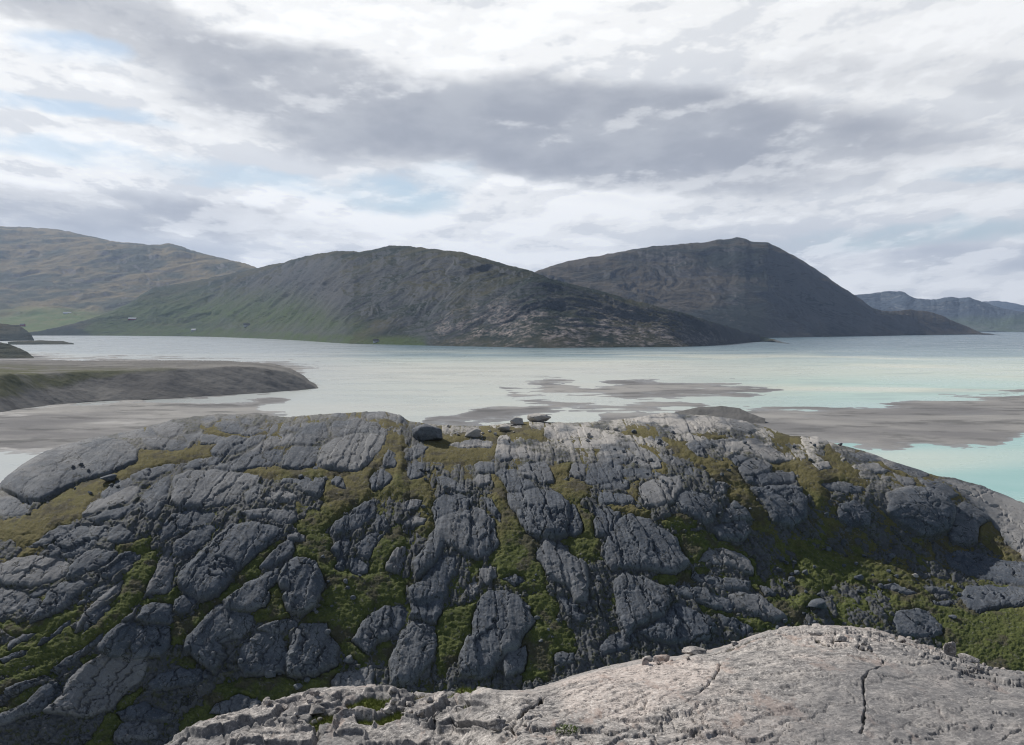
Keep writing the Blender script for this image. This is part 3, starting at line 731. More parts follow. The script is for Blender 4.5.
GRASS = [l.split('|') for l in """
1|210,560 300,500 420,450 560,390 700,340 720,270 840,280 1024,250 1024,290 880,330 740,350 640,400 520,460 430,560 400,620 200,700 -80,717 -80,640 150,610
2|250,370 420,365 600,370 740,380 650,400 450,400 280,390
2|760,470 740,410 800,390 860,340 920,320 900,350 870,400 850,480 860,520 760,560 660,640 600,717 520,717 480,660 600,590 640,540 620,500 650,450 700,480
2|0,240 60,250 60,300 0,300
2|20,150 80,170 230,190 330,180 280,195 180,190 60,175
2|980,180 1024,200 1024,500 900,490 960,470 990,400 1010,340
3|0,390 40,420 120,420 140,480 110,530 60,510 0,520
3|140,310 150,250 280,255 400,260 480,250 480,300 360,320 220,320
3|490,400 540,500 560,580 610,660 640,717 500,717 520,640 500,540 480,460
3|800,440 900,415 960,450 970,500 920,540 960,600 1000,640 1000,717 940,717 930,620 890,540 820,490
3|780,370 870,340 860,400 800,400
3|100,480 160,480 150,580 160,660 140,700 100,690 130,600
3|440,150 520,160 740,170 740,195 560,180 440,190
3|200,190 330,195 300,215 200,240 150,230
4|70,560 200,580 240,590 170,605 110,590
4|320,640 400,610 500,640 460,660 340,665
4|670,500 720,470 780,480 780,540 820,570 860,680 800,650 760,580 690,520
4|650,310 690,340 720,400 760,450 690,450 640,400 660,350
4|240,240 330,330 340,380 300,370 290,300
4|520,185 640,195 680,205 600,205
4|900,345 1024,330 1024,370 940,355
4|930,190 1024,190 1024,210
4|150,140 280,170 260,180 130,165
4|330,200 430,230 520,300 640,340 700,420 600,420 520,330 420,280
4|140,470 200,440 200,500 160,510
5|0,200 60,210 200,250 300,290 220,290 130,340 100,400 60,330 0,290
5|140,130 200,200 260,250 200,250 130,190
5|340,170 430,220 480,250 400,230
5|830,500 860,480 930,530 940,600 1010,640 960,640 880,580 830,550
10|0,50 140,90 300,120 500,160 560,230 640,300 720,340 840,370 1024,340 1080,340 1080,720 700,720 680,450 640,390 500,330 360,220 200,200 100,240 40,340 0,360
9|410,50 540,35 640,80 730,130 800,210 830,290 900,380 1024,400 1024,500 980,490 900,420 820,340 790,240 720,150 600,95 540,110 500,180 430,150
9|290,260 400,250 540,230 540,270 420,270 380,290 310,285
9|520,420 600,430 740,490 860,500 860,550 760,540 640,460
8|510,0 620,30 700,80 690,180 740,240 760,300 680,330 560,300 500,280 510,200 510,100
8|650,380 740,330 800,400 800,480 860,540 900,650 800,660 760,800 640,800 600,640 650,570 700,500
8|200,460 280,430 390,410 370,500 340,570 300,680 200,760 190,560
8|850,70 1024,60 1024,160 960,180 890,130
7|0,400 90,365 170,300 230,210 290,150 350,110 420,70 340,150 290,220 200,300 110,370 0,470
7|340,330 390,300 415,400 440,460 380,490 260,480 340,400
7|540,30 660,60 660,150 680,220 760,260 960,240 960,290 1024,290 1024,380 880,400 820,480 780,560 760,600 840,680 780,700 720,620 640,540 500,500 520,480 640,430 640,300 600,200 500,140 480,100
7|930,60 1024,0 1040,90 950,170 940,240 860,240 880,130
6|-60,500 100,520 150,490 300,450 400,420 340,520 360,570 480,510 600,380 640,260 720,180 770,130 770,200 720,300 700,360 640,430 540,520 440,590 300,680 100,717 -60,790 -60,640 160,600
6|590,110 740,60 720,120 600,130
6|60,60 200,10 280,0 200,60 100,90
6|10,200 130,130 190,120 60,190
6|860,520 960,510 1024,400 1024,470 920,590 860,600
6|820,350 890,320 860,390 700,400
6|200,380 240,350 220,400
11|-60,440 220,330 400,240 520,150 620,80 520,160 440,210 330,290 240,360 80,440 -60,490
11|-60,580 60,510 170,460 130,510 -60,620
11|400,310 450,290 420,330
11|410,760 560,590 620,500 700,470 640,540 600,640 540,760
11|860,130 930,100 1024,60 1024,90 900,220 860,180
11|860,760 940,600 1024,560 1024,640
11|900,320 980,305 970,340
12|80,760 180,600 220,520 280,460 420,410 620,400 700,440 860,380 900,350 880,420 640,500 540,540 460,500 300,560 200,640
12|450,90 560,30 620,30 620,90 520,100
""".strip().split('\n')]

h_crest = [(-140, 566), (-60, 512), (0, 486), (20, 468), (46, 451), (93, 439), (125, 432), (176, 419), (218, 414), (259, 415), (287, 417), (338, 413), (358, 412), (386, 411.5), (400, 415), (409, 421), (437, 425), (479, 426), (502, 424), (530, 421), (562, 423), (599, 422), (636, 417.5), (664, 413), (680, 414), (715, 416.5), (749, 422), (773, 429), (791, 436), (819, 437), (833, 443), (865, 451), (898, 463), (939, 476), (958, 479), (981, 485), (1024, 503.5), (1064, 522), (1130, 552)]
def hill_slope(U, V, vc, vb):
    d = V-vc
    s = np.interp(d, [0, 5, 14, 40, 90, 180], [-1, 7, 13, 20, 29, 37])
    def g(u, v, su, sv): return np.exp(-((U-u)/su)**2-((V-v)/sv)**2)
    s = s+20*g(860, 528, 110, 26)+14*g(955, 520, 45, 30)-17*g(860, 600, 130, 34)-14*g(990, 640, 80, 50)-8*g(100, 505, 140, 22)+8*g(120, 690, 120, 40)+12*g(690, 530, 60, 22)+24*g(120, 668, 52, 34)+16*g(255, 652, 70, 26)+12*g(30, 735, 60, 30)
    s = s-8*g(300, 480, 120, 8)-9*g(980, 505, 60, 22)
    return s
hU, hV, hr = survey(-140, 1130, .8, h_crest, [(-140, 800), (1130, 800)], 520, [(-140, 99), (-60, 98), (300, 96), (700, 96), (1064, 98), (1130, 99)], hill_slope)
hr = blur(blur(hr, 14, 1), 6, 1)
hP0 = to_world(hU, hV, hr)
hN = normals(hP0); hN = hN/np.linalg.norm(hN, axis=2, keepdims=True)
X, Y = hP0[..., 0].astype(np.float32), hP0[..., 1].astype(np.float32)
Uf, Vf = hU.astype(np.float32), hV.astype(np.float32)
wu = fbm(Uf/22, Vf/16, 4, 101, .6)*3.6; wv = fbm(Uf/22, Vf/16, 4, 111, .6)*2.8
Uw, Vw = Uf+wu, Vf+wv
# fan-shaped joint directions: radiating from a point far above the crest
ang = np.arctan2(Uf-480, Vf-150)*430; rad = np.hypot(Uf-480, Vf-150)
mpp = (hr/F).astype(np.float32)              # metres per unit here
rock = np.zeros_like(Uf); inside = np.zeros_like(Uf); sid = np.zeros_like(Uf)
for n_, (t, h, s) in enumerate(SLABS):
    poly = pp(int(t), s); h = float(h); ii = local(Uf, Vf, poly, 6)
    d = (sdist(Uw[ii], Vw[ii], poly)+(1.3 if h < 4 else 0))*mpp[ii]*1.15
    wd = .22+.34*h
    ra = rad[ii]; ra0 = np.hypot(*(np.array(poly)-(480, 150)).T); aa = ang[ii]
    sdn = np.clip((ra-ra0.min())/(ra0.max()-ra0.min()+1e-3), 0, 1)          # slabs hinge at their upper end and step down at the lower one
    a0_ = np.arctan2(np.array(poly)[:, 0]-480, np.array(poly)[:, 1]-150)*430; san = np.clip((aa-a0_.min())/(a0_.max()-a0_.min()+1e-3), 0, 1)
    hh = (h*.50 if h < 3.5 else h*.6)*(.34+.66*sdn)*(1.12-.3*san if math.sin(n_*1.7) > -.3 else .85+.3*san)
    q = np.clip(d/wd, 0, 1); pr = hh*(.50*sstep(d, -.05, .12)+.50*q*(2-q))-.18*(1-sstep(d, .0, .22))
    pr = pr+np.clip(d, 0, 7)*(.09 if h > 3.5 else .035)
    better = pr > rock[ii]
    r_ = rock[ii]; r_[better] = pr[better]; rock[ii] = r_
    a_ = inside[ii]; a_ = np.maximum(a_, sstep(d, -.05, .35)); inside[ii] = a_
    b_ = sid[ii]; b_[better] = (n_*.618) % 1; sid[ii] = b_
gm = np.full(Uf.shape, -20., np.float32)
for t, s in GRASS:
    poly = pp(int(t), s); ii = local(Uf, Vf, poly, 10)
    gm[ii] = np.maximum(gm[ii], sdist(Uw[ii]+wu[ii]*.8, Vw[ii], poly))
gmask = sstep(gm+fbm(Uf/7, Vf/6, 4, 139, .65)*5.5, -6, 4)*(1-inside)
# broken rock between the big slabs
e1, id1 = cells(ang/10+wu*.07, rad/40+wv*.07, 3); e2, id2 = cells(ang/4.5+wu*.1, rad/13+wv*.1, 5); e3, id3 = cells(Uf/4.2+wu*.2, Vf/3.4, 8)
patch = fbm(Uf/34, Vf/26, 5, 140, .6)
blocks = (.25+.95*id1)*sstep(e1, 0, .28)+(.1+.5*id2)*sstep(e2, 0, .3)+.22*id3*sstep(e3, 0, .35)
base_rock = .27+blocks*.30+patch*.50-.16*sstep(Uf, 240, 330)*sstep(Uf, 560, 480)-.14*sstep(Uf, 700, 800)
rock_tot = np.where(inside > .02, np.maximum(rock*1.0+.22, base_rock*(1-inside)), base_rock)-gmask*1.1
# joints and flakes cut into slabs
j1, jid = cells(ang/16+wu*.10, rad/120+wv*.1, 12); j2, jid2 = cells(ang/8+wu*.1, rad/26+wv*.12, 14)
jm = sstep(fbm(Uf/60, Vf/60, 3, 150), -.25, .3)
rock_tot -= (.35+.65*inside)*(.36*(1-sstep(j1, .0, .045))+.16*jm*(1-sstep(j2, 0, .06)))
rock_tot += (.4+.6*inside)*((jid-.5)*.42+(jid2-.5)*.22*jm)
lay = fbm(ang/6, rad/60, 5, 160, .6)
k1, kid = cells(Uf/9+wu*.35+ang/30, Vf/6+wv*.35, 41, .95); frac = sstep(fbm(Uf/38, Vf/30, 4, 163, .6), .02, .30)
rock_tot += frac*((kid-.5)*.26-.16*(1-sstep(k1, 0, .08)))
rid = fbm(ang/3.2+wu*.3, rad/22, 4, 167, .6, True); rock_tot += (rid-.3)*.045
rock_tot += lay*.13+fbm(Uf/9, Vf/7, 5, 166, .55)*.07+fbm(Uf/2.2, Vf/1.9, 2, 169, .6)*.035
# undercut gullies next to the biggest ledges get darker by real relief
rock_tot += (1-inside)*fbm(Uf/3.2, Vf/2.6, 4, 190, .62)*.15
top = .30*sstep(hV-hV[:1], 0, 14)+.70*sstep(hV-hV[:1], 10, 100)                      # calm the skyline
rock_fin = rock_tot*(.27+.73*top)-.12*(1-top)
soil = .23+.10*patch+.34*gmask+fbm(Uf/5, Vf/4, 4, 170, .6)*.15+fbm(Uf/1.9, Vf/1.7, 2, 175)*.05+fbm(Uf/24, Vf/18, 4, 178, .6)*.25-inside*.10+.10*sstep(Uf, 700, 800)*sstep(hV-hV[:1], 50, 90)
soil = soil*(.27+.73*top)-.12*(1-top)
hP = hP0+hN*rock_fin[..., None]
hill_surface = np.maximum(rock_fin, soil)
rough = np.clip((1-inside)*.9, 0, 1)
pale = np.clip(sstep(hV-hV[:1], 62, 6)*sstep(fbm(Uf/40, Vf/14, 4, 180, .6), -.35, .15), 0, 1)*(.30+.70*sstep(Uf, 360, 520))*sstep(Uf, 1000, 780)  # sunlight on the crest put into the rock colour as a paler band
pale = np.maximum(pale, .35*sstep(sid, .55, .95)*inside); pale = np.maximum(pale, sstep(sdist(Uf, Vf, pp(5, '650,262 720,280 850,310 950,350 1200,420 1200,720 1020,640 960,560 900,490 850,430 760,350')), -2, 4)*.55)  # random slab tones; the sunlit outer right slab is brightened in colour
hPb, nb = back_side(hP, 95, 40, 6, 27, -4)
def padrows(a): return np.vstack([np.repeat(a[:1], nb, 0), a])
setp(grid_mesh('rock_hill', hPb, M_HR, {'rough': padrows(rough), 'pale': padrows(pale), 'fa': padrows(ang*.13), 'fr': padrows(rad*.16)}), 'dark whaleback hill of ice smoothed grey rock slabs rising from grassy gullies beside the fjord', kind='structure')
dry = sstep(hV-hV[:1], 170, 20)
setp(grid_mesh('grass', hP0+hN*soil[..., None], M_HG, {'dry': dry}, keep=(soil > rock_fin-.25)), kind='stuff')
hsamp_r = sampler(hU, hV, hr)
def on_hill(u, v):
    j = int(np.clip(round((u+140)/.8), 0, hU.shape[1]-1)); i = int(np.clip(np.searchsorted(hV[:, j], v), 0, hU.shape[0]-1))
    return hP0[i, j]+hN[i, j]*hill_surface[i, j], hr[i, j]

# ------------------------------------------------------------------ the near outcrop the viewer stands on
n_crest = [(-260, 960), (0, 860), (100, 785), (171, 746), (199, 730), (230, 721), (259, 714), (287, 702), (312, 697), (340, 693), (368, 692), (385, 694), (400, 697.5), (433, 701), (460, 696.5), (480, 694), (497, 693), (515, 692), (531, 692), (545, 688), (560, 683), (581, 676), (604, 669), (627, 664.5), (646, 661), (680, 658), (700, 653), (712, 652), (736, 645), (755, 637), (773, 632), (790, 628.5), (810, 627), (830, 626.5), (851, 626.5), (884, 632), (907, 639), (925, 645), (939, 650), (970, 661), (986, 667), (1004, 672), (1024, 674), (1100, 690), (1260, 730)]
n_bot = [(-260, 1000), (0, 930), (171, 880), (300, 850), (1260, 850)]
def near_slope(U, V, vc, vb):
    d = V-vc; T = -np.degrees(np.arctan(T_of(vc)))
    right = sstep(U, 470, 560)
    top_ = T*np.ones_like(d)
    s1 = np.interp(d, [0, 6, 25, 60, 120, 300], [0, .22, .5, .78, .95, 1.05])      # share of the way from tangent to flat
    sr = T*(1-s1)+(-2)*s1
    s2 = np.interp(d, [0, 4, 16, 40, 300], [0, .45, .8, 1, 1]); sl = T*(1-s2)+(-1)*s2
    return sl*(1-right)+sr*right+.8
nU, nV, nr = survey(-260, 1260, 1.0, n_crest, n_bot, 300, [(-260, 7.5), (171, 8.2), (300, 8.6), (460, 8.4), (520, 7.0), (1260, 6.6)], near_slope, power=1.35)
nr = blur(blur(nr, 8, 1), 4, 1)
nP0 = to_world(nU, nV, nr); nN = normals(nP0)
Uf, Vf = nU.astype(np.float32), nV.astype(np.float32); X, Y = nP0[..., 0].astype(np.float32), nP0[..., 1].astype(np.float32)
wu = fbm(X*1.6, Y*1.2, 5, 201, .6); wv = fbm(X*1.6, Y*1.2, 5, 207, .6)
Uw, Vw = Uf+wu*7, Vf+wv*5
NSL = [l.split('|') for l in """
13|.20|0,330 -120,400 -150,330 -60,280 0,262 150,262 270,285 340,320 330,350 200,350 100,350
13|.30|380,440 400,400 470,360 540,355 540,400 470,440 420,470
13|.15|180,460 210,420 280,410 280,440 220,470
13|.20|320,500 330,450 390,450 380,500
13|.20|440,510 480,460 560,420 680,430 640,490 500,520
13|.20|560,400 600,360 660,340 640,400
13|.2|650,350 730,300 900,290 850,340 720,380 800,400 700,410
13|.22|0,520 -60,500 0,470 100,450 130,480 60,530
13|.3|620,500 700,440 800,420 880,440 880,500 700,520
12|.25|20,730 160,660 300,600 420,610 520,600 620,600 560,660 400,680 200,730
12|.22|460,590 600,520 740,480 900,445 1024,440 900,490 760,540 600,590
12|.2|640,600 760,550 900,560 860,600 700,640
12|.22|330,740 420,690 560,690 640,720 760,730 760,800 330,800
12|.2|860,717 900,660 1000,630 1100,640 1100,760 880,760
12|.18|660,590 720,545 840,545 940,560 900,590 760,600
13|.18|120,540 200,490 330,500 420,520 700,525 1024,520 1024,640 120,640
""".strip().split('\n')]
NGR = [l.split('|') for l in """
13|20,400 110,370 260,370 260,400 180,440 60,440
13|280,430 360,430 300,500 100,510 90,480 200,480
13|620,390 700,400 640,420
13|600,300 700,300 640,320
12|740,680 780,640 900,620 860,680 780,700
12|940,570 1024,570 1024,620 960,610
12|600,680 680,690 640,700
""".strip().split('\n')]
right = sstep(Uf, 478, 512+0*Uf)
dome = [(499, 724), (508, 712), (520, 700), (538, 690), (560, 680), (581, 674), (627, 660), (700, 640), (1300, 600), (1300, 900), (540, 900), (515, 760), (508, 740)]
ds = sdist(Uf+wu*3, Vf+wv*3, dome)
rock = np.zeros_like(Uf); ins = np.zeros_like(Uf)
for n_, (t, h, s) in enumerate(NSL):
    poly = pp(int(t), s); h = float(h)*.62; ii = local(Uf, Vf, poly, 8)
    d = sdist(Uw[ii], Vw[ii], poly)*.012
    q = np.clip(d/.25, 0, 1); pr = h*(.65*sstep(d, -.01, .02)+.35*np.sqrt(np.maximum(0, 1-(1-q)**2)))
    rock[ii] = np.maximum(rock[ii], pr); ins[ii] = np.maximum(ins[ii], sstep(d, -.01, .06))
gm = np.full(Uf.shape, -20., np.float32)
for t, s in NGR:
    poly = pp(int(t), s); ii = local(Uf, Vf, poly, 10); gm[ii] = np.maximum(gm[ii], sdist(Uw[ii], Vw[ii], poly))
gmask = sstep(gm, -3, 2)
e1, id1 = cells(X*.9+Y*.35+wu*.22, Y*.8-X*.2+wv*.22, 21); e2, id2 = cells(X*2.6+Y*.8+wu*.3, Y*2.0+wv*.3, 23); e3, id3 = cells(X*6+wu*.5, Y*5+wv*.5, 25)
left_rock = rock+(1-ins)*((.02+.10*id1)*sstep(e1, 0, .07)+(.02+.05*id2)*sstep(e2, 0, .10)+.018*id3*sstep(e3, 0, .3)-.04)
left_rock = left_rock-ins*(.025*(1-sstep(e1, 0, .05))+.012*(1-sstep(e2, 0, .06)))+ins*((id1-.5)*.03+(id2-.5)*.02)
left_rock += fbm(X*3, Y*3, 5, 220, .55)*.032
CR = [l.split('|') for l in """
14|2.6|.30|150,480 175,440 200,415 260,370 320,340
14|1.0|.07|320,340 450,270 600,200 700,165 850,150
14|1.2|.05|200,310 330,300 480,240 560,210
14|.8|.04|420,420 560,330 700,280
15|1.6|.10|325,320 290,400 250,450 215,490
15|1.0|.05|215,490 160,540 110,560 60,590 0,640
15|.9|.05|340,400 500,395 600,375 740,370 880,370
15|1.2|.05|490,265 560,258 620,255
15|.8|.04|690,330 712,335 716,312
15|1.5|.09|640,175 700,175 800,200 880,225 1000,225
15|2.2|.12|240,290 275,270 310,255 400,225 500,195 570,185
15|2.0|.12|0,330 100,290 250,270
15|1.5|.07|100,717 150,712 190,690 240,680
15|1.3|.05|530,640 525,690
15|1.2|.04|840,300 900,280 980,285
16|1.5|.09|330,300 315,330 300,345 265,365 250,385 240,405
16|1.9|.14|240,405 228,430 235,480 240,520 238,560 232,640 220,680
16|1.0|.05|260,390 320,397 370,400
16|1.2|.06|330,300 480,325 620,335 750,340
16|.8|.04|130,290 230,290 330,290
16|1.4|.08|910,592 960,600 1024,605
15|.9|.04|60,420 180,380 300,350 420,330
15|.8|.04|20,520 120,470 240,440
15|.9|.05|400,560 520,575 660,560 800,580
15|.8|.04|560,470 700,480 860,470
16|.8|.04|420,560 560,545 700,575
16|.9|.04|520,620 640,650 760,640
14|1.2|.06|240,480 330,420 420,380
14|1.0|.05|560,300 680,250 800,230
14|1.0|.05|620,420 760,360 900,300
16|1.2|.06|960,415 1000,430 1024,440
16|.8|.04|760,420 810,430
16|.8|.04|880,465 930,468
16|1.5|.08|60,185 72,200 70,235
16|1.8|.10|200,220 240,245 270,250
16|2.2|.12|400,165 410,185 430,200
16|1.6|.08|960,720 1000,690 1060,680
15|1|.04|380,440 440,435
""".strip().split('\n')]
ck = np.zeros_like(Uf)
for t, wd, dp, s in CR:
    ln = pp(int(t), s); ii = local(Uf, Vf, ln, 14)
    jx, jy = fbm(Uf[ii]/5, Vf[ii]/5, 3, 226, .6), fbm(Uf[ii]/5, Vf[ii]/5, 3, 229, .6)
    d = ldist(Uf[ii]+wu[ii]*2.5+jx*2.6, Vf[ii]+wv[ii]*2.5+jy*1.6, ln)
    wj = float(wd)*(.35+1.3*np.clip(.45+fbm(Uf[ii]/7, Vf[ii]/7, 3, 222, .6)*1.3, 0, 1))
    ck[ii] = np.maximum(ck[ii], float(dp)*(1-sstep(d, wj*.2, wj*.9)))
dome_rock = fbm(X*.9, Y*.7, 4, 230, .5)*.07+fbm(X*4, Y*3.2, 5, 234, .6)*.009
rx, ry = X*math.cos(.66)+Y*math.sin(.66), -X*math.sin(.66)+Y*math.cos(.66)
g1 = fbm(rx*2.2, ry*8, 5, 240, .6); dome_rock += g1*.015
f1, fi1 = cells(rx*.9+wu*.8, ry*1.7+wv*.6, 31); f2, fi2 = cells(X*3.3+wu, Y*3.3+wv, 33)
lowleft = sstep(Vf, 690, 735)*sstep(Uf, 900, 640)+sstep(Uf, 940, 1010)*.0
shelf = sstep(Vf-np.interp(Uf, [c[0] for c in n_crest], [c[1] for c in n_crest]), 26, 8)*sstep(Uf, 740, 790)
rg = np.clip(np.maximum(lowleft*.6, shelf), 0, 1)
dome_rock += (fi1-.5)*.05*(.35+rg)-.035*(1-sstep(f1, 0, .05))*(.4+rg)+rg*((fi2-.5)*.10-.04*(1-sstep(f2, 0, .12)))
dome_rock -= ck*.45
step_ = (1-sstep(ds, -6, 5))
nrock = left_rock*(1-right)+dome_rock*right-gmask*.12
nfine = fbm(X*16, Y*14, 4, 250, .6)*.012*(1-.65*right)
nrock = nrock+nfine
cal = sstep(nV-nV[:1], 0, 12); nrock = nrock*(.5+.5*cal)-.04*(1-cal)
crest_pull = 0
nP = nP0+nN*nrock[..., None]
nsoil = -.03+.095*gmask+fbm(X*5, Y*5, 4, 260)*.035+fbm(X*18, Y*18, 3, 262)*.02-(right*(1-gmask))*.4
npale = np.zeros_like(Uf)
for t, s, a in ((16, '-150,265 0,285 90,300 160,320 200,345 170,355 60,320 -150,290', .9), (16, '570,395 640,390 690,420 680,450 600,430', .8), (15, '540,650 640,640 695,665 680,690 600,670', .9),
                (15, '720,155 800,170 880,190 900,215 820,205 730,180', 1), (15, '910,190 960,190 1000,220 960,230 915,215', 1), (15, '-500,420 0,330 200,300 300,330 260,430 100,520 -100,640 -500,560', .75), (13, '380,440 400,400 470,360 540,355 500,420', .6)):
    npale = np.maximum(npale, a*sstep(sdist(Uw, Vw, pp(t, s)), -7, 7))
nb_ = 30
# far side of the outcrop, then the ground back under the viewer's feet
nPb, nbk = back_side(nP, 14, nb_, 17, 42, 2.)
last = nP[-1]; rowsn = []
for i in range(1, 26):
    f = i/25; rfac = (1-f)
    x = last[:, 0]*(.35+.65*rfac)*1.0+(nU[-1]-512)/F*4*f; y = last[:, 1]*rfac-5*f
    z = last[:, 2]*(1-sstep(f, 0, 1))+(H-1.68)*sstep(f, 0, 1)+fbm(x.astype(np.float32)*1.2, y.astype(np.float32)*1.2, 4, 270)*.08*math.sin(math.pi*min(1, f*2)/2)
    rowsn.append(np.stack([x, y, z], -1))
nPb = np.concatenate([nPb, np.array(rowsn)], 0)
def padn(a): return np.vstack([np.repeat(a[:1], nbk, 0), a, np.repeat(a[-1:], 25, 0)])
setp(grid_mesh('near_rock', nPb, M_NR, {'pale': padn(npale), 'crack': padn(np.clip(ck*9, 0, 1)), 'rough': padn(np.clip((1-right)*(1-ins)+right*.9*sstep(Uw+(Vw-700)*1.2, 700, 860)*sstep(Vw-fbm(X, Y, 4, 290)*25, 640, 672), 0, 1))}),
     'pale pinkish grey gneiss outcrop with long cracks in front of the dark hill', kind='structure')
setp(grid_mesh('grass.001', nP0+nN*nsoil[..., None], M_NG, None, keep=(nsoil > nrock-.02)), kind='stuff')
nsurf = np.maximum(nrock, nsoil)
# short grass blades standing on the turf of the near outcrop, one mesh
gi = np.argwhere((nsoil > nrock+.004) & (nV < 752) & (nU > 150) & (nU < 1030)); gi = gi[RNG.permutation(len(gi))[:5000]] if len(gi) else gi
if len(gi):
    n_ = len(gi)*2; gi = np.repeat(gi, 2, 0); bp = nP0[gi[:, 0], gi[:, 1]]+nN[gi[:, 0], gi[:, 1]]*nsoil[gi[:, 0], gi[:, 1]][:, None]
    bp[:, :2] += RNG.normal(0, .02, (n_, 2)); an_ = RNG.uniform(0, 2*np.pi, n_); wd_ = .0035; hg = RNG.uniform(.012, .045, n_); ln_ = RNG.normal(0, .025, (n_, 2))
    sx_ = np.stack([np.cos(an_)*wd_, np.sin(an_)*wd_, 0*an_-.01], -1)
    tip = bp+np.stack([ln_[:, 0], ln_[:, 1], hg], -1); vv = np.stack([bp-sx_*[1, 1, -1], bp+sx_, tip], 1).reshape(-1, 3)
    me = bpy.data.meshes.new('grass_blades'); me.vertices.add(n_*3); me.vertices.foreach_set('co', vv.astype(np.float32).ravel())
    me.loops.add(n_*3); me.loops.foreach_set('vertex_index', np.arange(n_*3, dtype=np.int32)); me.polygons.add(n_); me.polygons.foreach_set('loop_start', np.arange(0, n_*3, 3, dtype=np.int32))
    me.update(calc_edges=True); me.materials.append(M_NG); o = bpy.data.objects.new('grass_blades', me); C.objects.link(o); setp(o, kind='stuff')
def on_near(u, v):
    j = int(np.clip(round(u+260), 0, nU.shape[1]-1)); i = int(np.clip(np.searchsorted(nV[:, j], v), 0, nU.shape[0]-1))
    return nP0[i, j]+nN[i, j]*nsurf[i, j], nr[i, j]

# ------------------------------------------------------------------ boulders
from mathutils import noise as mn
def boulder_mesh(name, seed, m, sub=4, flat=1.0, block=.5):
    import bmesh
    bm = bmesh.new(); bmesh.ops.create_icosphere(bm, subdivisions=sub, radius=1)
    rs = random.Random(seed); planes = []
    for i in range(13):
        d = Vector((rs.gauss(0, 1), rs.gauss(0, 1), rs.gauss(0, .8))).normalized(); planes.append((d, rs.uniform(.50, .88)))
    off = Vector((seed*3.1, seed*1.7, 0))
    for v in bm.verts:
        p = v.co.copy()
        for d, kx in planes:
            o = p.dot(d)-kx
            if o > 0: p -= d*o*(.75+.25*block)
        n = mn.fractal(p*1.7+off, .9, 2.1, 4); n2 = mn.fractal(p*6+off, .8, 2.1, 4)
        p *= 1+.10*n+.035*n2
        p.z *= flat; v.co = p
    me = bpy.data.meshes.new(name); bm.to_mesh(me); bm.free()
    for p in me.polygons: p.use_smooth = True
    for an in ('pale', 'rough', 'crack'): me.attributes.new(an, 'FLOAT', 'POINT')
    me.materials.append(m); return me
HB = [boulder_mesh('boulder', s, M_HR, 3 if s > 2 else 4, 1, .8) for s in range(1, 7)]
PB = [boulder_mesh('boulder', s, M_HR, 4, 1, .8) for s in range(21, 25)]
for me in PB: me.attributes['pale'].data.foreach_set('value', np.full(len(me.vertices), 1.25, np.float32))
NB = [boulder_mesh('boulder', s, M_NR, 4, 1, .9) for s in range(11, 17)]
def boulder(where, u, v, wpx, hpx, label=None, group=None, meshes=None, k_=0, name='boulder', rz=None, depth=.9, tilt=0):
    p, r = where(u, v); ms = meshes or (HB if where is on_hill else NB)
    o = bpy.data.objects.new(name, ms[k_ % len(ms)]); C.objects.link(o)
    sx, sz = wpx/2*r/F*1.12, hpx/2*r/F*1.15
    o.scale = (sx, sx*depth, sz); o.rotation_euler = (0, R(tilt), R(rz if rz is not None else (k_*67) % 50-25))
    o.location = Vector(p)+Vector((0, 0, sz*.55))
    return setp(o, label, 'boulder', group)
for i, (u, v, a, b, lab) in enumerate([
    (428, 439, 31, 17, 'large rounded grey boulder sitting on the crest of the dark hill above the central gully'),
    (539, 421, 22, 11, 'flat topped pale boulder perched highest on the middle of the hill crest'),
    (517, 424, 16, 9, 'small pale boulder leaning just left of the flat topped crest boulder'),
    (472, 436, 19, 10, 'pointed pale boulder on the crest beside dry yellow grass'),
    (503, 431, 12, 7, 'pale stone on the crest between the pointed boulder and flat topped boulder'),
    (820, 614, 22, 10, 'low dark boulder on green turf just above the near outcrop skyline'),
    (918, 582, 8, 4, 'single light grey stone lying on the green slope below the cliff'),
    (957, 626, 9, 4, 'blue grey stone lying alone in the green meadow at far right'),
    (862, 585, 9, 5, 'dark boulder on the turf midway up the right hand green slope'),
    (107, 483, 17, 8, 'broken pale block on turf below the big smooth dome of rock'),
    (300, 480, 7, 5, 'small block at the end of the yellow grass ledge'),
    (346, 668, 12, 9, 'dark block at the foot of the central grass gully'),
    (268, 683, 12, 9, 'dark block below the black cliff at lower left'),
    (296, 696, 10, 6, 'grey block just behind the left end of the near outcrop')]):
    boulder(on_hill, u, v, a, b, lab, k_=i, meshes=PB if i in (1, 2, 3, 4, 6) else None)
rs = random.Random(5); cnt = 0
zones = [(440, 520, 424, 436, 14, 2.6), (560, 640, 430, 452, 14, 3), (610, 760, 430, 500, 26, 3), (520, 600, 570, 650, 30, 4.2), (780, 900, 545, 600, 30, 4.5), (760, 830, 560, 640, 16, 4.5),
         (60, 120, 470, 500, 14, 3), (310, 360, 560, 620, 14, 4), (420, 500, 470, 520, 16, 3.4), (700, 860, 440, 520, 26, 3.4), (200, 330, 640, 700, 22, 4.5), (880, 990, 560, 620, 14, 3.4)]
ZL = ['on the crest left of the pale boulders', 'on the crest below the pale slabs', 'in the scree strip right of the crest', 'in the lower gully right of the big slab', 'below the dark cliffs at right', 'at the edge of the green slope at right', 'at the foot of the big smooth dome', 'in the central grass gully', 'above the central rock buttress', 'on the mossy right shoulder of the hill', 'at the foot of the black cliff', 'on turf below the right hand bulging cliff']
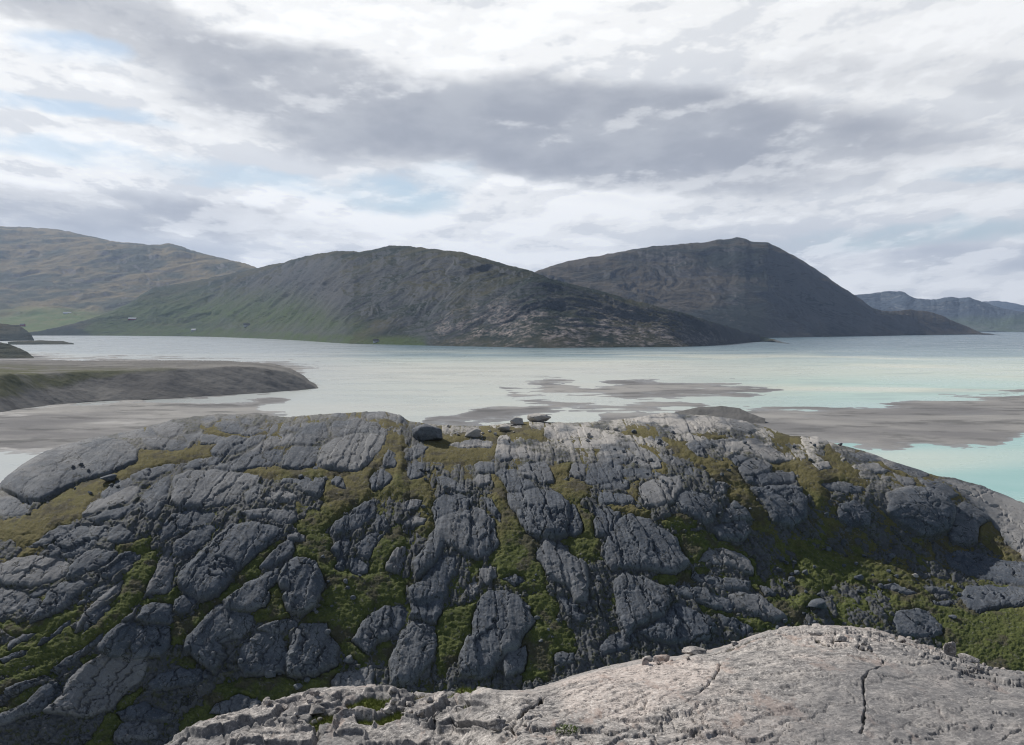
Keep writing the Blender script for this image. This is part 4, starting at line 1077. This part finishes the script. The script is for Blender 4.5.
for zi, (a, b, c, d, n, sz) in enumerate(zones):
    lab_ = 'small loose grey stone '+ZL[zi]; n = int(n*.7)
    for i in range(n):
        u = rs.uniform(a, b); v = rs.uniform(c, d); s = sz*rs.uniform(.5, 1.4)
        boulder(on_hill, u, v, s*1.3, s*.9, lab_, 'loose stones on the dark hill', meshes=PB if zi < 2 else None, k_=rs.randrange(6), rz=rs.uniform(0, 360), name='stone'); cnt += 1
near_list = [
    (500, 737, 23, 11, 'squared dark faced block at the foot of the pale dome beside the crevice', 0),
    (436, 702, 12, 7, 'rounded boulder standing on the skyline of the near outcrop left of the dome', 1),
    (314, 727, 20, 9, 'rough pitted boulder between moss patches on the near outcrop', 2),
    (338, 730, 12, 8, 'upright wedge shaped stone beside bright moss', 3),
    (651, 664, 14, 8, 'brownish slab tipped up on the dome skyline', 4),
    (664, 665, 16, 9, 'rounded stone lodged in the ledge behind the tipped brownish slab', 5),
    (647, 671, 9, 8, 'small pale block under the brownish tipped slab', 0),
    (697, 655, 26, 8, 'long flat slab forming the ledge on the dome skyline', 3),
    (737, 647, 10, 5, 'small squared stone sitting on the rounded skyline of the pale outcrop', 1),
    (820, 640, 17, 6, 'pinkish broken slab left of the pale block near the top of the outcrop', 4),
    (845, 645, 15, 8, 'brightest pink block near the top of the outcrop', 2),
    (957, 658, 13, 19, 'upright dark sided block standing at the right end of the rubble shelf', 5),
    (974, 664, 25, 7, 'smooth flat topped boulder right of the upright block', 1)]
for i, (u, v, a, b, lab, m_) in enumerate(near_list):
    boulder(on_near, u, v, a, b, lab, k_=m_, rz=[10, 0, 20, -20, 5, 0, 30, 8, 0, 12, -10, 5, 0][i])
NL = ['in the heap left of the upright block', 'in the rubble tail right of the flat boulder', 'under the pink broken blocks', 'at the foot of the crevice', 'between the mossy slabs left of the dome', 'around the pitted boulder at lower left', 'along the dome skyline ledge', 'beside the notch in the dome skyline']
for (a, b, c, d, n, sz) in [(925, 952, 650, 660, 18, 3.4), (975, 1012, 666, 674, 20, 3.6), (860, 890, 648, 656, 8, 4), (500, 520, 728, 742, 8, 3.5), (380, 470, 705, 740, 26, 6), (240, 330, 712, 742, 20, 5), (655, 700, 662, 668, 6, 3), (905, 925, 640, 648, 6, 4)]:
    lab_ = 'loose pale stone on the near outcrop '+NL.pop(0)
    for i in range(n):
        u = rs.uniform(a, b); v = rs.uniform(c, d); s = sz*rs.uniform(.55, 1.5)
        boulder(on_near, u, v, s*1.3, s*.9, lab_, 'loose stones on the near outcrop', k_=rs.randrange(6), rz=rs.uniform(0, 360), name='stone')

# ------------------------------------------------------------------ shrub in the crack at the foot of the dome
def shrub(u, v, size, label, n=420):
    p, r = on_near(u, v); s = size*r/F
    root = bpy.data.objects.new('shrub', None); C.objects.link(root); root.location = p; setp(root, label, 'shrub')
    verts, faces = [], []; rg_ = random.Random(int(u))
    for i in range(n):
        a = rg_.uniform(0, 6.283); rad_ = s*math.sqrt(rg_.random())*(.6+.4*math.sin(a*3)**2); hh = s*.55*rg_.random()*(1-(rad_/s)**2*.8)
        c = Vector((math.cos(a)*rad_, math.sin(a)*rad_*.8, hh+.01)); l = s*rg_.uniform(.05, .11)
        d = Vector((rg_.gauss(0, 1), rg_.gauss(0, 1), rg_.gauss(.6, .6))).normalized(); e = d.cross(Vector((0, .3, 1))).normalized()
        b0 = len(verts); verts += [c-d*l, c+e*l*.45, c+d*l, c-e*l*.45]; faces.append((b0, b0+1, b0+2, b0+3))
    me = bpy.data.meshes.new('leaves'); me.from_pydata(verts, [], faces); me.materials.append(LEAF)
    o = bpy.data.objects.new('leaves', me); C.objects.link(o); o.parent = root
    vs, fs = [], []
    for i in range(9):
        a = i*.7; tip = Vector((math.cos(a)*s*.6, math.sin(a)*s*.5, s*.35)); b0 = len(vs); wv_ = s*.02
        vs += [(-wv_, 0, -.03), (wv_, 0, -.03), (0, wv_, -.03), tuple(tip)]; fs += [(b0, b0+1, b0+3), (b0+1, b0+2, b0+3), (b0+2, b0, b0+3)]
    me = bpy.data.meshes.new('stem'); me.from_pydata(vs, [], fs); me.materials.append(STEM)
    o = bpy.data.objects.new('stem', me); C.objects.link(o); o.parent = root
LEAF = m_plain('leaf', (.10, .15, .03), .7, .5, 60); STEM = m_plain('stem', (.10, .07, .05))
shrub(568, 741, 14, 'low bright green shrub growing at the foot of the pale dome')
shrub(327, 738, 7, 'small tuft of green herbs beside the wedge shaped stone', 200)

# ------------------------------------------------------------------ farm buildings on the far shore
def house(x, y, z, l, wd, h, rot, wall_m, roof_m, label, name='house'):
    root = bpy.data.objects.new(name, None); C.objects.link(root); root.location = (x, y, z); root.rotation_euler = (0, 0, R(rot)); setp(root, label, 'house')
    def part(nm, v, f, m, par=root):
        me = bpy.data.meshes.new(nm); me.from_pydata(v, [], f); me.materials.append(m); me.update()
        o = bpy.data.objects.new(nm, me); C.objects.link(o); o.parent = par; return o
    a, b = l/2, wd/2; g = h+wd*.42
    part('wall', [(-a, -b, -4), (a, -b, -4), (a, b, -4), (-a, b, -4), (-a, -b, h), (a, -b, h), (a, b, h), (-a, b, h), (-a, 0, g), (a, 0, g)],
         [(0, 1, 5, 4), (2, 3, 7, 6), (1, 2, 6, 9, 5), (3, 0, 4, 8, 7)], wall_m)
    e = .6; t = .35
    def rf(sg): return [(-a-e, sg*(b+e), h-e*.8), (a+e, sg*(b+e), h-e*.8), (a+e, 0, g+.05), (-a-e, 0, g+.05), (-a-e, sg*(b+e), h-e*.8+t), (a+e, sg*(b+e), h-e*.8+t), (a+e, 0, g+.05+t), (-a-e, 0, g+.05+t)]
    fb = [(0, 1, 2, 3), (4, 5, 6, 7), (0, 1, 5, 4), (1, 2, 6, 5), (2, 3, 7, 6), (3, 0, 4, 7)]
    part('roof', rf(1)+rf(-1), fb+[tuple(i+8 for i in f) for f in fb], roof_m)
    def bx(cx, cz, w2, h2, nm, m):
        v = [(cx+sx*w2, yy, cz+sz*h2) for yy in (-b-.15, -b-.02) for sx, sz in ((-1, -1), (1, -1), (1, 1), (-1, 1))]
        return part(nm, v, fb, m)
    bx(0, 1.6, .9, 1.6, 'door', M_DOOR)
    for i in range(2):
        for sg in (-1, 1): bx(sg*a*(.35+.35*i), h*.55, .8, .8, 'window', M_WIN)
M_DOOR = m_plain('door_paint', (.3, .28, .25)); M_WIN = m_plain('window_glass', (.05, .06, .08), .15)
RED = m_plain('red_paint', (.30, .035, .03)); WHITE = m_plain('white_paint', (.75, .75, .73)); SLATE = m_plain('dark_roof', (.07, .07, .075)); TIN = m_plain('pale_tin', (.55, .57, .6), .5)
def far_spot(u, v):
    dg = bpy.context.evaluated_depsgraph_get()
    d = Vector(((u-512)/F, 1, -T_of(v)))
    hit, loc, *_ = S.ray_cast(dg, Vector((0, 0, H))+d*1500, d.normalized())
    return loc if hit else Vector((0, 0, H))+d*5600
bpy.context.view_layer.update()
for (u, v, l, wd, h, rot, wm, rm, lab) in [
    (133, 320, 42, 15, 7, 5, RED, WHITE, 'red barn with a white roof on the green far shore'),
    (23, 326, 34, 16, 9, -12, RED, SLATE, 'dark red house at the far left of the green shore'),
    (68, 313.5, 60, 14, 5, 3, WHITE, TIN, 'long low pale farm shed above the green fields'),
    (247, 326, 26, 12, 6, 10, WHITE, SLATE, 'small white house low on the slope below the central mountain'),
    (194, 331, 22, 12, 6, -8, WHITE, TIN, 'small pale house nearest the lake shore'),
    (376, 342, 15, 8, 4, 4, WHITE, SLATE, 'tiny white hut at the water edge under the central mountain')]:
    p = far_spot(u, v); house(p.x, p.y, p.z, l, wd, h, rot, wm, rm, lab)

# ------------------------------------------------------------------ haze
def haze_box():
    x0, x1, y0, y1, z0, z1 = -9000, 14000, -60, 20500, -7, 1500
    v = [(x, y, z) for z in (z0, z1) for x, y in ((x0, y0), (x1, y0), (x1, y1), (x0, y1))]
    f = [(3, 2, 1, 0), (4, 5, 6, 7), (0, 1, 5, 4), (1, 2, 6, 5), (2, 3, 7, 6), (3, 0, 4, 7)]
    me = bpy.data.meshes.new('haze'); me.from_pydata(v, [], f)
    m = bpy.data.materials.new('haze'); m.use_nodes = True; m.node_tree.nodes.clear(); kk = NT(m.node_tree)
    out = kk.new('ShaderNodeOutputMaterial'); pv = kk.new('ShaderNodeVolumePrincipled')
    pv.inputs['Color'].default_value = (.48, .66, 1, 1); pv.inputs['Density'].default_value = HAZE; pv.inputs['Anisotropy'].default_value = .2
    kk.l.new(pv.outputs[0], out.inputs['Volume']); me.materials.append(m)
    o = bpy.data.objects.new('haze', me); C.objects.link(o); setp(o, kind='stuff')
HAZE = 2.9e-5
haze_box()
